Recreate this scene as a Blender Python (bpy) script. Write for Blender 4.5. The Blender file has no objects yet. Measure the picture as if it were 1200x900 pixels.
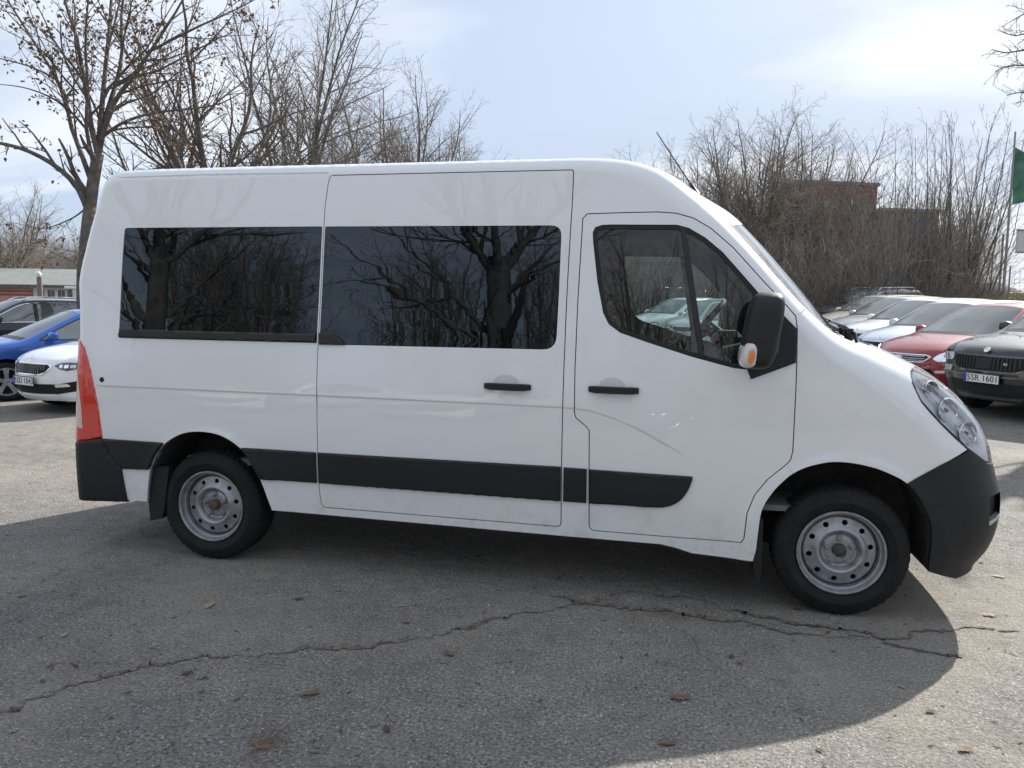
import bpy, math, random
import numpy as np
from mathutils import Vector, Matrix
from mathutils.geometry import delaunay_2d_cdt
R = math.radians
scn = bpy.context.scene
col = scn.collection

# ---------------------------------------------------------------- camera
cam_d = bpy.data.cameras.new('camera'); cam = bpy.data.objects.new('camera', cam_d); col.objects.link(cam)
CX, CY, CZ, YAW, PIT, ROL, FL = 2.80978, -5.15687, 1.59677, -0.2115, 0.09906, 0.01258, 900.0
fw = Vector((math.sin(YAW)*math.cos(PIT), math.cos(YAW)*math.cos(PIT), -math.sin(PIT)))
r0 = Vector((math.cos(YAW), -math.sin(YAW), 0)); u0 = r0.cross(fw)
rv = math.cos(ROL)*r0 + math.sin(ROL)*u0; uv = -math.sin(ROL)*r0 + math.cos(ROL)*u0
m = Matrix((rv, uv, -fw)).transposed().to_4x4(); m.translation = Vector((CX, CY, CZ))
cam.matrix_world = m
cam_d.sensor_width = 36; cam_d.lens = FL/1200*36; cam_d.clip_start = .05; cam_d.clip_end = 3000
scn.camera = cam

# ---------------------------------------------------------------- light, sky, exposure
SUN_AZ = R(31.0); SUN_EL = R(36.6)      # azimuth from +Y towards +X
w = bpy.data.worlds.new('World'); scn.world = w; w.use_nodes = True
nt = w.node_tree; N = nt.nodes; L = nt.links; bg = N['Background']
sky = N.new('ShaderNodeTexSky'); sky.sky_type = 'NISHITA'; sky.sun_disc = False
sky.sun_elevation = SUN_EL; sky.sun_rotation = SUN_AZ; sky.air_density = 1.0; sky.dust_density = 1.6; sky.ozone_density = 1.2
tc = N.new('ShaderNodeTexCoord'); sep = N.new('ShaderNodeSeparateXYZ'); L.new(tc.outputs['Generated'], sep.inputs[0])
mx = N.new('ShaderNodeMath'); mx.operation = 'MAXIMUM'; mx.inputs[1].default_value = .0; L.new(sep.outputs[2], mx.inputs[0])
ad = N.new('ShaderNodeMath'); ad.operation = 'ADD'; ad.inputs[1].default_value = .22; L.new(mx.outputs[0], ad.inputs[0])
dx = N.new('ShaderNodeMath'); dx.operation = 'DIVIDE'; L.new(sep.outputs[0], dx.inputs[0]); L.new(ad.outputs[0], dx.inputs[1])
dy = N.new('ShaderNodeMath'); dy.operation = 'DIVIDE'; L.new(sep.outputs[1], dy.inputs[0]); L.new(ad.outputs[0], dy.inputs[1])
cmb = N.new('ShaderNodeCombineXYZ'); L.new(dx.outputs[0], cmb.inputs[0]); L.new(dy.outputs[0], cmb.inputs[1])
mp = N.new('ShaderNodeMapping'); mp.inputs['Rotation'].default_value = (0, 0, R(-28)); mp.inputs['Scale'].default_value = (.55, 1.25, 1); mp.inputs['Location'].default_value = (3.7, .9, 0)
L.new(cmb.outputs[0], mp.inputs[0])
nz = N.new('ShaderNodeTexNoise'); nz.inputs['Scale'].default_value = .62; nz.inputs['Detail'].default_value = 6; nz.inputs['Roughness'].default_value = .5; nz.inputs['Distortion'].default_value = .35
L.new(mp.outputs[0], nz.inputs['Vector'])
rp_ = N.new('ShaderNodeValToRGB'); rp_.color_ramp.elements[0].position = .33; rp_.color_ramp.elements[0].color = (.84, .84, .84, 1)
rp_.color_ramp.elements[1].position = .60; rp_.color_ramp.elements[1].color = (.97, .97, .97, 1)
L.new(nz.outputs[0], rp_.inputs[0])
# thin cloud lit by the sun: brighter around the sun direction (forward scattering)
sd = N.new('ShaderNodeVectorMath'); sd.operation = 'DOT_PRODUCT'; L.new(tc.outputs['Generated'], sd.inputs[0])
sd.inputs[1].default_value = (math.sin(SUN_AZ)*math.cos(SUN_EL), math.cos(SUN_AZ)*math.cos(SUN_EL), math.sin(SUN_EL))
pw = N.new('ShaderNodeMapRange'); pw.inputs[1].default_value = .45; pw.inputs[2].default_value = 1.0; pw.inputs[3].default_value = 0; pw.inputs[4].default_value = 1
L.new(sd.outputs['Value'], pw.inputs[0])
nz2 = N.new('ShaderNodeTexNoise'); nz2.inputs['Scale'].default_value = 1.15; nz2.inputs['Detail'].default_value = 5; nz2.inputs['Distortion'].default_value = .3; L.new(mp.outputs[0], nz2.inputs['Vector'])
thk = N.new('ShaderNodeMapRange'); thk.inputs[1].default_value = .42; thk.inputs[2].default_value = .58; L.new(nz2.outputs[0], thk.inputs[0])
c1_ = N.new('ShaderNodeMixRGB'); c1_.inputs[1].default_value = (3.0, 3.6, 4.6, 1); c1_.inputs[2].default_value = (4.9, 5.2, 5.7, 1); L.new(thk.outputs[0], c1_.inputs[0])
c2_ = N.new('ShaderNodeMixRGB'); c2_.inputs[1].default_value = (3.5, 4.0, 4.8, 1); c2_.inputs[2].default_value = (5.3, 5.5, 5.8, 1); L.new(thk.outputs[0], c2_.inputs[0])
cc = N.new('ShaderNodeMixRGB'); L.new(c1_.outputs[0], cc.inputs[1]); L.new(c2_.outputs[0], cc.inputs[2]); L.new(pw.outputs[0], cc.inputs[0])
mixs = N.new('ShaderNodeMixRGB'); L.new(rp_.outputs[0], mixs.inputs[0]); L.new(sky.outputs[0], mixs.inputs[1]); L.new(cc.outputs[0], mixs.inputs[2])
L.new(mixs.outputs[0], bg.inputs[0]); bg.inputs[1].default_value = .10

sl = bpy.data.lights.new('sun', 'SUN'); sl.energy = 4.0; sl.angle = R(.6); sl.color = (1, .955, .88)
so = bpy.data.objects.new('sun', sl); col.objects.link(so)
sv = Vector((math.sin(SUN_AZ)*math.cos(SUN_EL), math.cos(SUN_AZ)*math.cos(SUN_EL), math.sin(SUN_EL)))
so.rotation_euler = sv.to_track_quat('Z', 'Y').to_euler(); so.location = sv*50
vs = scn.view_settings; vs.view_transform = 'Standard'; vs.look = 'None'; vs.exposure = 0.94; vs.gamma = 1; vs.use_curve_mapping = False
scn.render.resolution_x = 1024; scn.render.resolution_y = 768

# ---------------------------------------------------------------- helpers
def at(D, px):
    """camera depth and picture column -> ground x,y (a plan of the lot seen from the camera)"""
    lat = D*(px-600)/FL
    return (CX + D*math.sin(YAW) + lat*math.cos(YAW), CY + D*math.cos(YAW) - lat*math.sin(YAW))
def gz(x, y):
    t = np.maximum(0, (np.asarray(x)*.6 + np.asarray(y)*.8) - 4.2)
    t2 = np.maximum(0, t-26)
    return .038*t*t/(t+1.2) - .03*t2*t2/(t2+8)

def tag(o, label=None, cat=None, group=None, kind=None):
    if label: o['label'] = label
    if cat: o['category'] = cat
    if group: o['group'] = group
    if kind: o['kind'] = kind
    return o
def thing(name, label, cat, loc=(0, 0, 0), rz=0, group=None):
    o = bpy.data.objects.new(name, None); o.empty_display_size = .2; col.objects.link(o)
    o.location = loc; o.rotation_euler = (0, 0, rz)
    return tag(o, label, cat, group)

class MB:
    def __init__(s): s.v = []; s.f = []; s.m = []; s.n = []; s.hasn = False
    def add(s, verts, faces, mat=0, normals=None):
        b = len(s.v); s.v.extend([tuple(map(float, p)) for p in verts]); s.f.extend([tuple(b+i for i in f) for f in faces])
        s.m.extend([mat]*len(faces))
        if normals is None: s.n.extend([None]*len(verts))
        else: s.n.extend([tuple(map(float, q)) for q in normals]); s.hasn = True
        return s
    def box(s, c, d, mat=0, rot=None, bev=0):
        hx, hy, hz = d[0]/2, d[1]/2, d[2]/2
        if bev <= 0:
            V = [(x, y, z) for x in (-hx, hx) for y in (-hy, hy) for z in (-hz, hz)]
            F = [(0, 1, 3, 2), (4, 6, 7, 5), (0, 4, 5, 1), (2, 3, 7, 6), (0, 2, 6, 4), (1, 5, 7, 3)]
        else:
            b = min(bev, hx*.95, hy*.95, hz*.95); V = []; F = []
            idx = {}
            for sx in (-1, 1):
                for sy in (-1, 1):
                    for sz in (-1, 1):
                        idx[sx, sy, sz] = len(V)
                        V += [(sx*hx, sy*(hy-b), sz*(hz-b)), (sx*(hx-b), sy*hy, sz*(hz-b)), (sx*(hx-b), sy*(hy-b), sz*hz)]
            for sx in (-1, 1): F.append(tuple(idx[sx, a, c2] for a, c2 in ((-1, -1), (1, -1), (1, 1), (-1, 1))))
            for sy in (-1, 1): F.append(tuple(idx[a, sy, c2]+1 for a, c2 in ((-1, -1), (-1, 1), (1, 1), (1, -1))))
            for sz in (-1, 1): F.append(tuple(idx[a, c2, sz]+2 for a, c2 in ((-1, -1), (1, -1), (1, 1), (-1, 1))))
            for sx in (-1, 1):
                for sy in (-1, 1): F.append((idx[sx, sy, -1], idx[sx, sy, 1], idx[sx, sy, 1]+1, idx[sx, sy, -1]+1))
                for sz in (-1, 1): F.append((idx[sx, -1, sz], idx[sx, 1, sz], idx[sx, 1, sz]+2, idx[sx, -1, sz]+2))
            for sy in (-1, 1):
                for sz in (-1, 1): F.append((idx[-1, sy, sz]+1, idx[1, sy, sz]+1, idx[1, sy, sz]+2, idx[-1, sy, sz]+2))
            for k in idx: F.append((idx[k], idx[k]+1, idx[k]+2))
        M = rot or Matrix.Identity(3)
        s.add([tuple(Vector(c) + M @ Vector(p)) for p in V], F, mat); s.fix = True
        return s
    def tube(s, pts, rad, k=8, mat=0, cap=True):
        pts = [Vector(p) for p in pts]; n = len(pts)
        rad = [rad]*n if not hasattr(rad, '__len__') else rad
        V = []; F = []; up = None
        for i, p in enumerate(pts):
            t = (pts[min(i+1, n-1)] - pts[max(i-1, 0)]).normalized()
            if up is None: up = t.orthogonal().normalized()
            up = (up - t*up.dot(t)).normalized(); bn = t.cross(up)
            for j in range(k):
                a = 2*math.pi*j/k; V.append(tuple(p + (up*math.cos(a) + bn*math.sin(a))*rad[i]))
        for i in range(n-1):
            for j in range(k): F.append((i*k+j, i*k+(j+1) % k, (i+1)*k+(j+1) % k, (i+1)*k+j))
        if cap: F.append(tuple(range(k-1, -1, -1))); F.append(tuple((n-1)*k+j for j in range(k)))
        return s.add(V, F, mat)
    def lathe(s, prof, c=(0, 0, 0), axis='y', k=48, mat=0):
        """prof: (radius, axial) pairs"""
        V = []; F = []; n = len(prof)
        for j in range(k):
            a = 2*math.pi*j/k; ca, sa = math.cos(a), math.sin(a)
            for r_, h in prof:
                if axis == 'y': V.append((c[0]+r_*ca, c[1]+h, c[2]+r_*sa))
                elif axis == 'z': V.append((c[0]+r_*ca, c[1]+r_*sa, c[2]+h))
                else: V.append((c[0]+h, c[1]+r_*ca, c[2]+r_*sa))
        for j in range(k):
            for i in range(n-1):
                a, b = j*n+i, ((j+1) % k)*n+i; F.append((a, b, b+1, a+1))
        return s.add(V, F, mat)
    def prism(s, poly, ax, h0, h1, mat=0):
        """poly in the plane across axis ax, extruded h0..h1 along it"""
        n = len(poly)
        def P(p, h): return {'x': (h, p[0], p[1]), 'y': (p[0], h, p[1]), 'z': (p[0], p[1], h)}[ax]
        V = [P(p, h0) for p in poly]+[P(p, h1) for p in poly]
        F = [tuple(range(n)), tuple(range(2*n-1, n-1, -1))]+[(i, i+n, (i+1) % n+n, (i+1) % n) for i in range(n)]
        return s.add(V, F, mat)
    def build(s, name, mats, parent=None, smooth=True, sharp=35, loc=None, recalc=True):
        me = bpy.data.meshes.new(name); me.from_pydata(s.v, [], s.f)
        if not isinstance(mats, (list, tuple)): mats = [mats]
        for q in mats: me.materials.append(q)
        if len(mats) > 1: me.polygons.foreach_set('material_index', s.m)
        me.polygons.foreach_set('use_smooth', [smooth]*len(s.f))
        if not s.hasn and recalc:
            import bmesh
            b = bmesh.new(); b.from_mesh(me); bmesh.ops.recalc_face_normals(b, faces=b.faces); b.to_mesh(me); b.free()
        me.update()
        if s.hasn:
            vn = [Vector(q) if q is not None else me.vertices[i].normal for i, q in enumerate(s.n)]
            me.normals_split_custom_set_from_vertices(vn)
        elif smooth and sharp: me.set_sharp_from_angle(angle=R(sharp))
        o = bpy.data.objects.new(name, me); col.objects.link(o)
        if parent: o.parent = parent
        if loc: o.location = loc
        return o

def pip(px, pz, poly):
    """vectorised point in polygon"""
    x = np.asarray(px); y = np.asarray(pz); c = np.zeros(len(x), bool); P = np.asarray(poly)
    x1, y1 = P[:, 0], P[:, 1]; x2, y2 = np.roll(x1, -1), np.roll(y1, -1)
    for a, b, c2, d in zip(x1, y1, x2, y2):
        if b == d: continue
        k = ((b > y) != (d > y)) & (x < (c2-a)*(y-b)/(d-b)+a); c ^= k
    return c
def area2(P): P = np.asarray(P); return float((P[:, 0]*np.roll(P[:, 1], -1)-np.roll(P[:, 0], -1)*P[:, 1]).sum())
def inset(P, d):
    """move a closed polygon inwards by d (negative: outwards)"""
    P = np.asarray(P, float); s = 1 if area2(P) > 0 else -1
    e = np.roll(P, -1, 0)-P; e /= np.linalg.norm(e, axis=1)[:, None]+1e-12
    n = np.stack([-e[:, 1], e[:, 0]], 1)*s; nb = n+np.roll(n, 1, 0); l = (nb*nb).sum(1); nb = nb*(2/np.maximum(l, .9))[:, None]/1
    return [tuple(q) for q in P+nb*d]
def rnd(P, rads, n=5):
    """round the corners of a closed polygon"""
    P = [np.array(p, float) for p in P]; out = []
    if not hasattr(rads, '__len__'): rads = [rads]*len(P)
    for i, p in enumerate(P):
        r_ = rads[i]
        if r_ <= 0: out.append(tuple(p)); continue
        a = P[i-1]-p; b = P[(i+1) % len(P)]-p; la, lb = np.linalg.norm(a), np.linalg.norm(b)
        r_ = min(r_, la*.45, lb*.45); A = p+a/la*r_; B = p+b/lb*r_
        for k in range(n+1):
            t = k/n; out.append(tuple((1-t)**2*A+2*t*(1-t)*p+t*t*B))
    return out
def resample(P, step, closed=True):
    out = []; n = len(P)
    for i in range(n if closed else n-1):
        a = np.array(P[i], float); b = np.array(P[(i+1) % n], float); k = max(1, int(math.ceil(np.linalg.norm(b-a)/step)))
        for j in range(k): out.append(tuple(a+(b-a)*j/k))
    if not closed: out.append(tuple(P[-1]))
    return out
def cdt(outline, holes, extra, step):
    """triangulate; returns 2D verts (n,2), tris, outline kept"""
    loops = [outline]+list(holes); V = []; Ed = []
    for lp in loops:
        b = len(V); V += [Vector(p) for p in lp]; Ed += [(b+i, b+(i+1) % len(lp)) for i in range(len(lp))]
    B = np.array([tuple(v) for v in V])
    if len(extra):
        X = np.asarray(extra, float); k = pip(X[:, 0], X[:, 1], outline)
        for h in holes: k &= ~pip(X[:, 0], X[:, 1], h)
        X = X[k]
        if len(X):
            dm = np.min(((X[:, None]-B[None])**2).sum(-1), 1); X = X[dm > (step*.22)**2]
            V += [Vector(tuple(q)) for q in X]
    vo, eo, fo, _, _, _ = delaunay_2d_cdt(V, Ed, [], 0, 1e-6)
    P = np.array([tuple(v) for v in vo]); T = np.array([tuple(f) for f in fo])
    c = P[T].mean(1); k = pip(c[:, 0], c[:, 1], outline)
    for h in holes: k &= ~pip(c[:, 0], c[:, 1], h)
    T = T[k]
    ar = (P[T[:, 1], 0]-P[T[:, 0], 0])*(P[T[:, 2], 1]-P[T[:, 0], 1])-(P[T[:, 2], 0]-P[T[:, 0], 0])*(P[T[:, 1], 1]-P[T[:, 0], 1])
    T[ar < 0] = T[ar < 0][:, ::-1]
    return P, T[np.abs(ar) > 1e-10]
def bedges(T):
    E = {}
    for t in T:
        for a, b in ((t[0], t[1]), (t[1], t[2]), (t[2], t[0])):
            if (b, a) in E: del E[(b, a)]
            else: E[(a, b)] = 1
    return list(E)

def catmull(P, n):
    P = np.asarray(P, float); Q = np.vstack([2*P[0]-P[1], P, 2*P[-1]-P[-2]]); out = []
    for i in range(1, len(Q)-2):
        p0, p1, p2, p3 = Q[i-1:i+3]
        Ln = np.linalg.norm((p2-p1)[:2]); d0 = np.linalg.norm((p1-p0)[:2]); d2 = np.linalg.norm((p3-p2)[:2])
        m1 = (p2-p0)/(d0+Ln)*Ln; m2 = (p3-p1)/(d2+Ln)*Ln
        for k in range(n):
            t = k/n; out.append((2*t**3-3*t*t+1)*p1+(t**3-2*t*t+t)*m1+(-2*t**3+3*t*t)*p2+(t**3-t*t)*m2)
    out.append(P[-1]); return np.array(out)

class Shell:
    """a vehicle body: side faces y=Y(x,z) that round off towards an edge curve E, and a crowned strip swept from E to E over the profile P"""
    def __init__(s, EK, W, nn=8, p=2.6):
        s.ED = catmull(EK, nn); s.A = s.ED[:-1, :2]; s.B = s.ED[1:, :2]; s.W = W; s.p = p; s.nn = nn
        s.EYv = W(s.ED[:, 0], s.ED[:, 1])-s.ED[:, 4]
    def edist(s, x, z):
        P = np.stack([x, z], -1)[:, None, :]; AB = (s.B-s.A)[None]; AP = P-s.A[None]
        t = np.clip((AP*AB).sum(-1)/((AB*AB).sum(-1)+1e-12), 0, 1); D = AP-t[..., None]*AB
        d2 = (D*D).sum(-1); i = d2.argmin(1); k = np.arange(len(i)); d = np.sqrt(d2[k, i])
        cr = AB[0, i, 0]*AP[k, i, 1]-AB[0, i, 1]*AP[k, i, 0]
        d = np.where(cr <= 0, d, 0); tt = t[k, i]; ar = s.ED[i, 4:6]*(1-tt[:, None])+s.ED[i+1, 4:6]*tt[:, None]
        return d, ar[:, 0], ar[:, 1]
    def Y(s, x, z):
        x = np.atleast_1d(np.asarray(x, float)); z = np.atleast_1d(np.asarray(z, float)); out = np.empty(len(x))
        for q in range(0, len(x), 4000):
            xx, zz = x[q:q+4000], z[q:q+4000]; d, a, r_ = s.edist(xx, zz); t = 1-np.clip(d/r_, 0, 1)
            out[q:q+4000] = s.W(xx, zz)-a*(1-np.sqrt(np.clip(1-t*t, 0, 1)))
        return out
    def N(s, x, z, side):
        h = .0015; yx = (s.Y(x+h, z)-s.Y(x-h, z))/(2*h); yz = (s.Y(x, z+h)-s.Y(x, z-h))/(2*h)
        n = np.stack([-yx, np.full(len(x), float(side)), -yz], 1); return n/np.linalg.norm(n, axis=1)[:, None]
    def epts(s):
        """extra points crowding towards the edge curve"""
        t = np.gradient(s.ED[:, :2], axis=0); t /= np.linalg.norm(t, axis=1)[:, None]+1e-9
        n = np.stack([t[:, 1], -t[:, 0]], 1); out = []
        for th in (20, 34, 47, 59, 70, 80, 90):
            out.append(s.ED[:, :2]+n*(s.ED[:, 5:6]*(1-math.cos(R(th)))))
        return np.vstack(out)
    def snap(s, q):
        return int(((s.ED[:, :2]-np.array(q))**2).sum(1).argmin())
    def skin(s, mb, outline, holes=(), off=0., thick=.012, bevel=0., step=.06, sides=(-1,), mat=0, extra=None, back=False):
        if bevel > 0: step = min(step, .025)
        o2 = resample(outline, step); h2 = [resample(h, step) for h in holes]
        O = np.array(o2); x0, z0 = O.min(0); x1, z1 = O.max(0)
        gx, gzz = np.meshgrid(np.arange(x0+step/2, x1, step), np.arange(z0+step/2, z1, step)); ex = [np.stack([gx.ravel(), gzz.ravel()], 1), s.epts()]
        if extra is not None:
            E2 = np.asarray(extra); G = ex[0]
            keep = np.ones(len(G), bool)
            for q in range(0, len(G), 500): keep[q:q+500] = ((G[q:q+500, None]-E2[None])**2).sum(-1).min(1) > .028**2
            ex[0] = G[keep]; ex.append(E2)
        if bevel > 0: ex.insert(0, np.array(inset(o2, bevel)))
        P, T = cdt(o2, h2, np.vstack(ex), .02 if bevel == 0 else bevel*2)
        X, Z = P[:, 0], P[:, 1]; Yv = s.Y(X, Z)+off; be = bedges([tuple(t) for t in T]); bs = sorted({a for e in be for a in e})
        if bevel > 0: Yv[bs] -= bevel*.8
        for sd_ in sides:
            V = np.stack([X, sd_*Yv, Z], 1); F = [tuple(t) for t in T]
            if sd_ > 0: F = [f[::-1] for f in F]
            mb.add(V, F, mat, None if bevel > 0 else s.N(X, Z, sd_))
            if back:
                V2 = V.copy(); V2[:, 1] -= sd_*thick; mb.add(V2, [f[::-1] for f in F], mat, None if bevel > 0 else -s.N(X, Z, sd_))
            if thick > 0:
                for a, b in be:
                    A, B = V[a], V[b]; C = B.copy(); D = A.copy(); C[1] -= sd_*thick; D[1] -= sd_*thick
                    q = (0, 3, 2, 1) if sd_ < 0 else (0, 1, 2, 3)
                    e = B-A; nn = np.array([e[2], 0, -e[0]]); nn = nn/(np.linalg.norm(nn)+1e-12)
                    mb.add([A, B, C, D], [q], mat, None if bevel > 0 else [nn]*4)
        return mb
    def ribbon(s, mb, path, w_, off, closed=True, sides=(-1,), mat=0, step=.04):
        P = np.array(resample(path, step, closed)); 
        if closed: e = np.roll(P, -1, 0)-np.roll(P, 1, 0)
        else: e = np.gradient(P, axis=0)
        e /= np.linalg.norm(e, axis=1)[:, None]+1e-12; n = np.stack([-e[:, 1], e[:, 0]], 1)
        a, b = P+n*w_/2, P-n*w_/2; k = len(P)
        for sd_ in sides:
            Va = np.stack([a[:, 0], sd_*(s.Y(a[:, 0], a[:, 1])+off), a[:, 1]], 1); Vb = np.stack([b[:, 0], sd_*(s.Y(b[:, 0], b[:, 1])+off), b[:, 1]], 1)
            mb.add(np.vstack([Va, Vb]), [(i, (i+1) % k, k+(i+1) % k, k+i) for i in range(k if closed else k-1)], mat)
        return mb
    def strip(s, mb, i0, i1, v0=-1., v1=1., off=0., nv=24, mat=0, skirt=0., nrm=True):
        """patch of the crowned strip between edge-curve samples i0..i1 and across v0..v1"""
        I = np.arange(i0, i1+1); v = np.linspace(v0, v1, nv+1); g = np.abs(v)**s.p
        E_, P_ = s.ED[:, :2], s.ED[:, 2:4]
        def pos(idx, off):
            X = P_[idx][:, None, :]*(1-g)[None, :, None]+E_[idx][:, None, :]*g[None, :, None]; Yy = s.EYv[idx][:, None]*v[None]
            V = np.stack([X[..., 0], Yy, X[..., 1]], -1)
            full = np.arange(len(E_)); F_ = P_[full][:, None, :]*(1-g)[None, :, None]+E_[full][:, None, :]*g[None, :, None]
            t = np.gradient(F_, axis=0)[idx]; n = np.stack([-t[..., 1], np.zeros(t.shape[:2]), t[..., 0]], -1)
            dv = np.gradient(X, v, axis=1); dY = np.gradient(Yy, v, axis=1); tv = np.stack([dv[..., 0], dY, dv[..., 1]], -1)
            tu = np.stack([t[..., 0], np.zeros(t.shape[:2]), t[..., 1]], -1); n = np.cross(tu, tv); n /= np.linalg.norm(n, axis=-1)[..., None]+1e-12
            return V+n*off, n
        V, n = pos(I, off); a, b = V.shape[:2]
        F = [(i*b+j, (i+1)*b+j, (i+1)*b+j+1, i*b+j+1) for i in range(a-1) for j in range(b-1)]
        mb.add(V.reshape(-1, 3), F, mat, n.reshape(-1, 3) if nrm else None)
        if skirt:
            W2 = V-n*skirt
            rim = [(0, j) for j in range(b)]+[(i, b-1) for i in range(1, a)]+[(a-1, j) for j in range(b-2, -1, -1)]+[(i, 0) for i in range(a-2, 0, -1)]
            for q in range(len(rim)):
                A, B = rim[q], rim[(q+1) % len(rim)]; qv = [V[A], V[B], W2[B], W2[A]]
                nn = np.cross(qv[1]-qv[0], qv[3]-qv[0]); nn = nn/(np.linalg.norm(nn)+1e-12); mb.add(qv, [(0, 1, 2, 3)], mat, [nn]*4 if nrm else None)
        return mb
    def frontx(s, y, z):
        """x of the front face at (y,z)"""
        k0 = len(s.ED)-1; k = k0
        while k > 1 and s.ED[k-1, 1] > s.ED[k, 1] - 1e-6 and s.ED[k-1, 1] < s.fz: k -= 1
        Zs = s.ED[k:k0+1, 1][::-1]
        ex = np.interp(z, Zs, s.ED[k:k0+1, 0][::-1]); px = np.interp(z, Zs, s.ED[k:k0+1, 2][::-1]); ey = np.interp(z, Zs, s.EYv[k:k0+1][::-1])
        v = np.clip(np.abs(y)/ey, 0, 1.0); g = v**s.p; x = px*(1-g)+ex*g
        over = np.maximum(0, np.abs(y)-ey)
        if np.any(over > 0):   # beyond the edge curve the corner is the side surface: solve Y(x,z)=|y|
            lo = ex-.5; hi = ex.copy() if hasattr(ex, 'copy') else np.array(ex)
            lo = np.array(lo, float); hi = np.array(hi, float)
            for _ in range(22):
                mi = (lo+hi)/2; yy = s.Y(mi, z); c = yy > np.abs(y); lo = np.where(c, mi, lo); hi = np.where(c, hi, mi)
            x = np.where(over > 0, lo, x)
        return x
    def front(s, mb, outline, holes=(), off=.004, thick=.01, step=.05, mat=0, mirror=False, end=1):
        """patch laid on the front face, outline in (y,z)"""
        for mir in ((False, True) if mirror else (False,)):
            ol = [(-a, b) for a, b in outline] if mir else outline; hl = [[(-a, b) for a, b in h] for h in holes] if mir else holes
            o2 = resample(ol, step); h2 = [resample(h, step) for h in hl]; O = np.array(o2); a0, b0 = O.min(0); a1, b1 = O.max(0)
            g1, g2 = np.meshgrid(np.arange(a0+step/2, a1, step), np.arange(b0+step/2, b1, step))
            P, T = cdt(o2, h2, np.stack([g1.ravel(), g2.ravel()], 1), .02)
            x = s.frontx(P[:, 0], P[:, 1])+off; V = np.stack([x, P[:, 0], P[:, 1]], 1); F = [tuple(t) for t in T]
            mb.add(V, F, mat)
            for a, b in bedges(F):
                A, B = V[a], V[b]; C = B-np.array([thick, 0, 0]); D = A-np.array([thick, 0, 0]); mb.add([A, B, C, D], [(0, 3, 2, 1)], mat)
        return mb

# ---------------------------------------------------------------- materials
def new_mat(name):
    m_ = bpy.data.materials.new(name); m_.use_nodes = True; return m_, m_.node_tree.nodes, m_.node_tree.links, m_.node_tree.nodes['Principled BSDF']
def pr(name, c, rough=.5, metal=0., spec=.5, coat=0., coat_r=.03, ior=1.5, var=0., vscale=8., bump=0., bscale=40., rvar=0., detail=4):
    m_, n, l, b = new_mat(name)
    b.inputs['Base Color'].default_value = (*c, 1); b.inputs['Roughness'].default_value = rough; b.inputs['Metallic'].default_value = metal
    b.inputs['Specular IOR Level'].default_value = spec; b.inputs['Coat Weight'].default_value = coat; b.inputs['Coat Roughness'].default_value = coat_r; b.inputs['IOR'].default_value = ior
    if var or bump or rvar:
        t = n.new('ShaderNodeTexCoord'); z = n.new('ShaderNodeTexNoise'); z.inputs['Scale'].default_value = vscale; z.inputs['Detail'].default_value = detail; l.new(t.outputs['Object'], z.inputs['Vector'])
        if var:
            mr = n.new('ShaderNodeMapRange'); mr.inputs[1].default_value = .3; mr.inputs[2].default_value = .7; mr.inputs[3].default_value = 1-var; mr.inputs[4].default_value = 1+var; l.new(z.outputs[0], mr.inputs[0])
            h = n.new('ShaderNodeMixRGB'); h.blend_type = 'MULTIPLY'; h.inputs[0].default_value = 1; h.inputs[1].default_value = (*c, 1); l.new(mr.outputs[0], h.inputs[2]); l.new(h.outputs[0], b.inputs['Base Color'])
        if rvar:
            mr = n.new('ShaderNodeMapRange'); mr.inputs[1].default_value = .3; mr.inputs[2].default_value = .7; mr.inputs[3].default_value = rough-rvar; mr.inputs[4].default_value = rough+rvar; l.new(z.outputs[0], mr.inputs[0]); l.new(mr.outputs[0], b.inputs['Roughness'])
        if bump:
            z2 = n.new('ShaderNodeTexNoise'); z2.inputs['Scale'].default_value = bscale; z2.inputs['Detail'].default_value = 3; l.new(t.outputs['Object'], z2.inputs['Vector'])
            bp = n.new('ShaderNodeBump'); bp.inputs['Strength'].default_value = bump; bp.inputs['Distance'].default_value = .01; l.new(z2.outputs[0], bp.inputs['Height']); l.new(bp.outputs[0], b.inputs['Normal'])
    return m_
def clear_glass(name, tint, refl=1.0, rough=.0, base=.0):
    m_, n, l, b = new_mat(name); n.remove(b); out = n['Material Output']
    tr = n.new('ShaderNodeBsdfTransparent'); tr.inputs[0].default_value = (*tint, 1); gl = n.new('ShaderNodeBsdfGlossy'); gl.inputs['Roughness'].default_value = rough
    fr = n.new('ShaderNodeFresnel'); fr.inputs[0].default_value = 1.6; mu = n.new('ShaderNodeMath'); mu.operation = 'MULTIPLY_ADD'; mu.inputs[1].default_value = refl; mu.inputs[2].default_value = base; mu.use_clamp = True
    l.new(fr.outputs[0], mu.inputs[0]); mi = n.new('ShaderNodeMixShader'); l.new(mu.outputs[0], mi.inputs[0]); l.new(tr.outputs[0], mi.inputs[1]); l.new(gl.outputs[0], mi.inputs[2]); l.new(mi.outputs[0], out.inputs[0])
    return m_
M = {}
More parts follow.
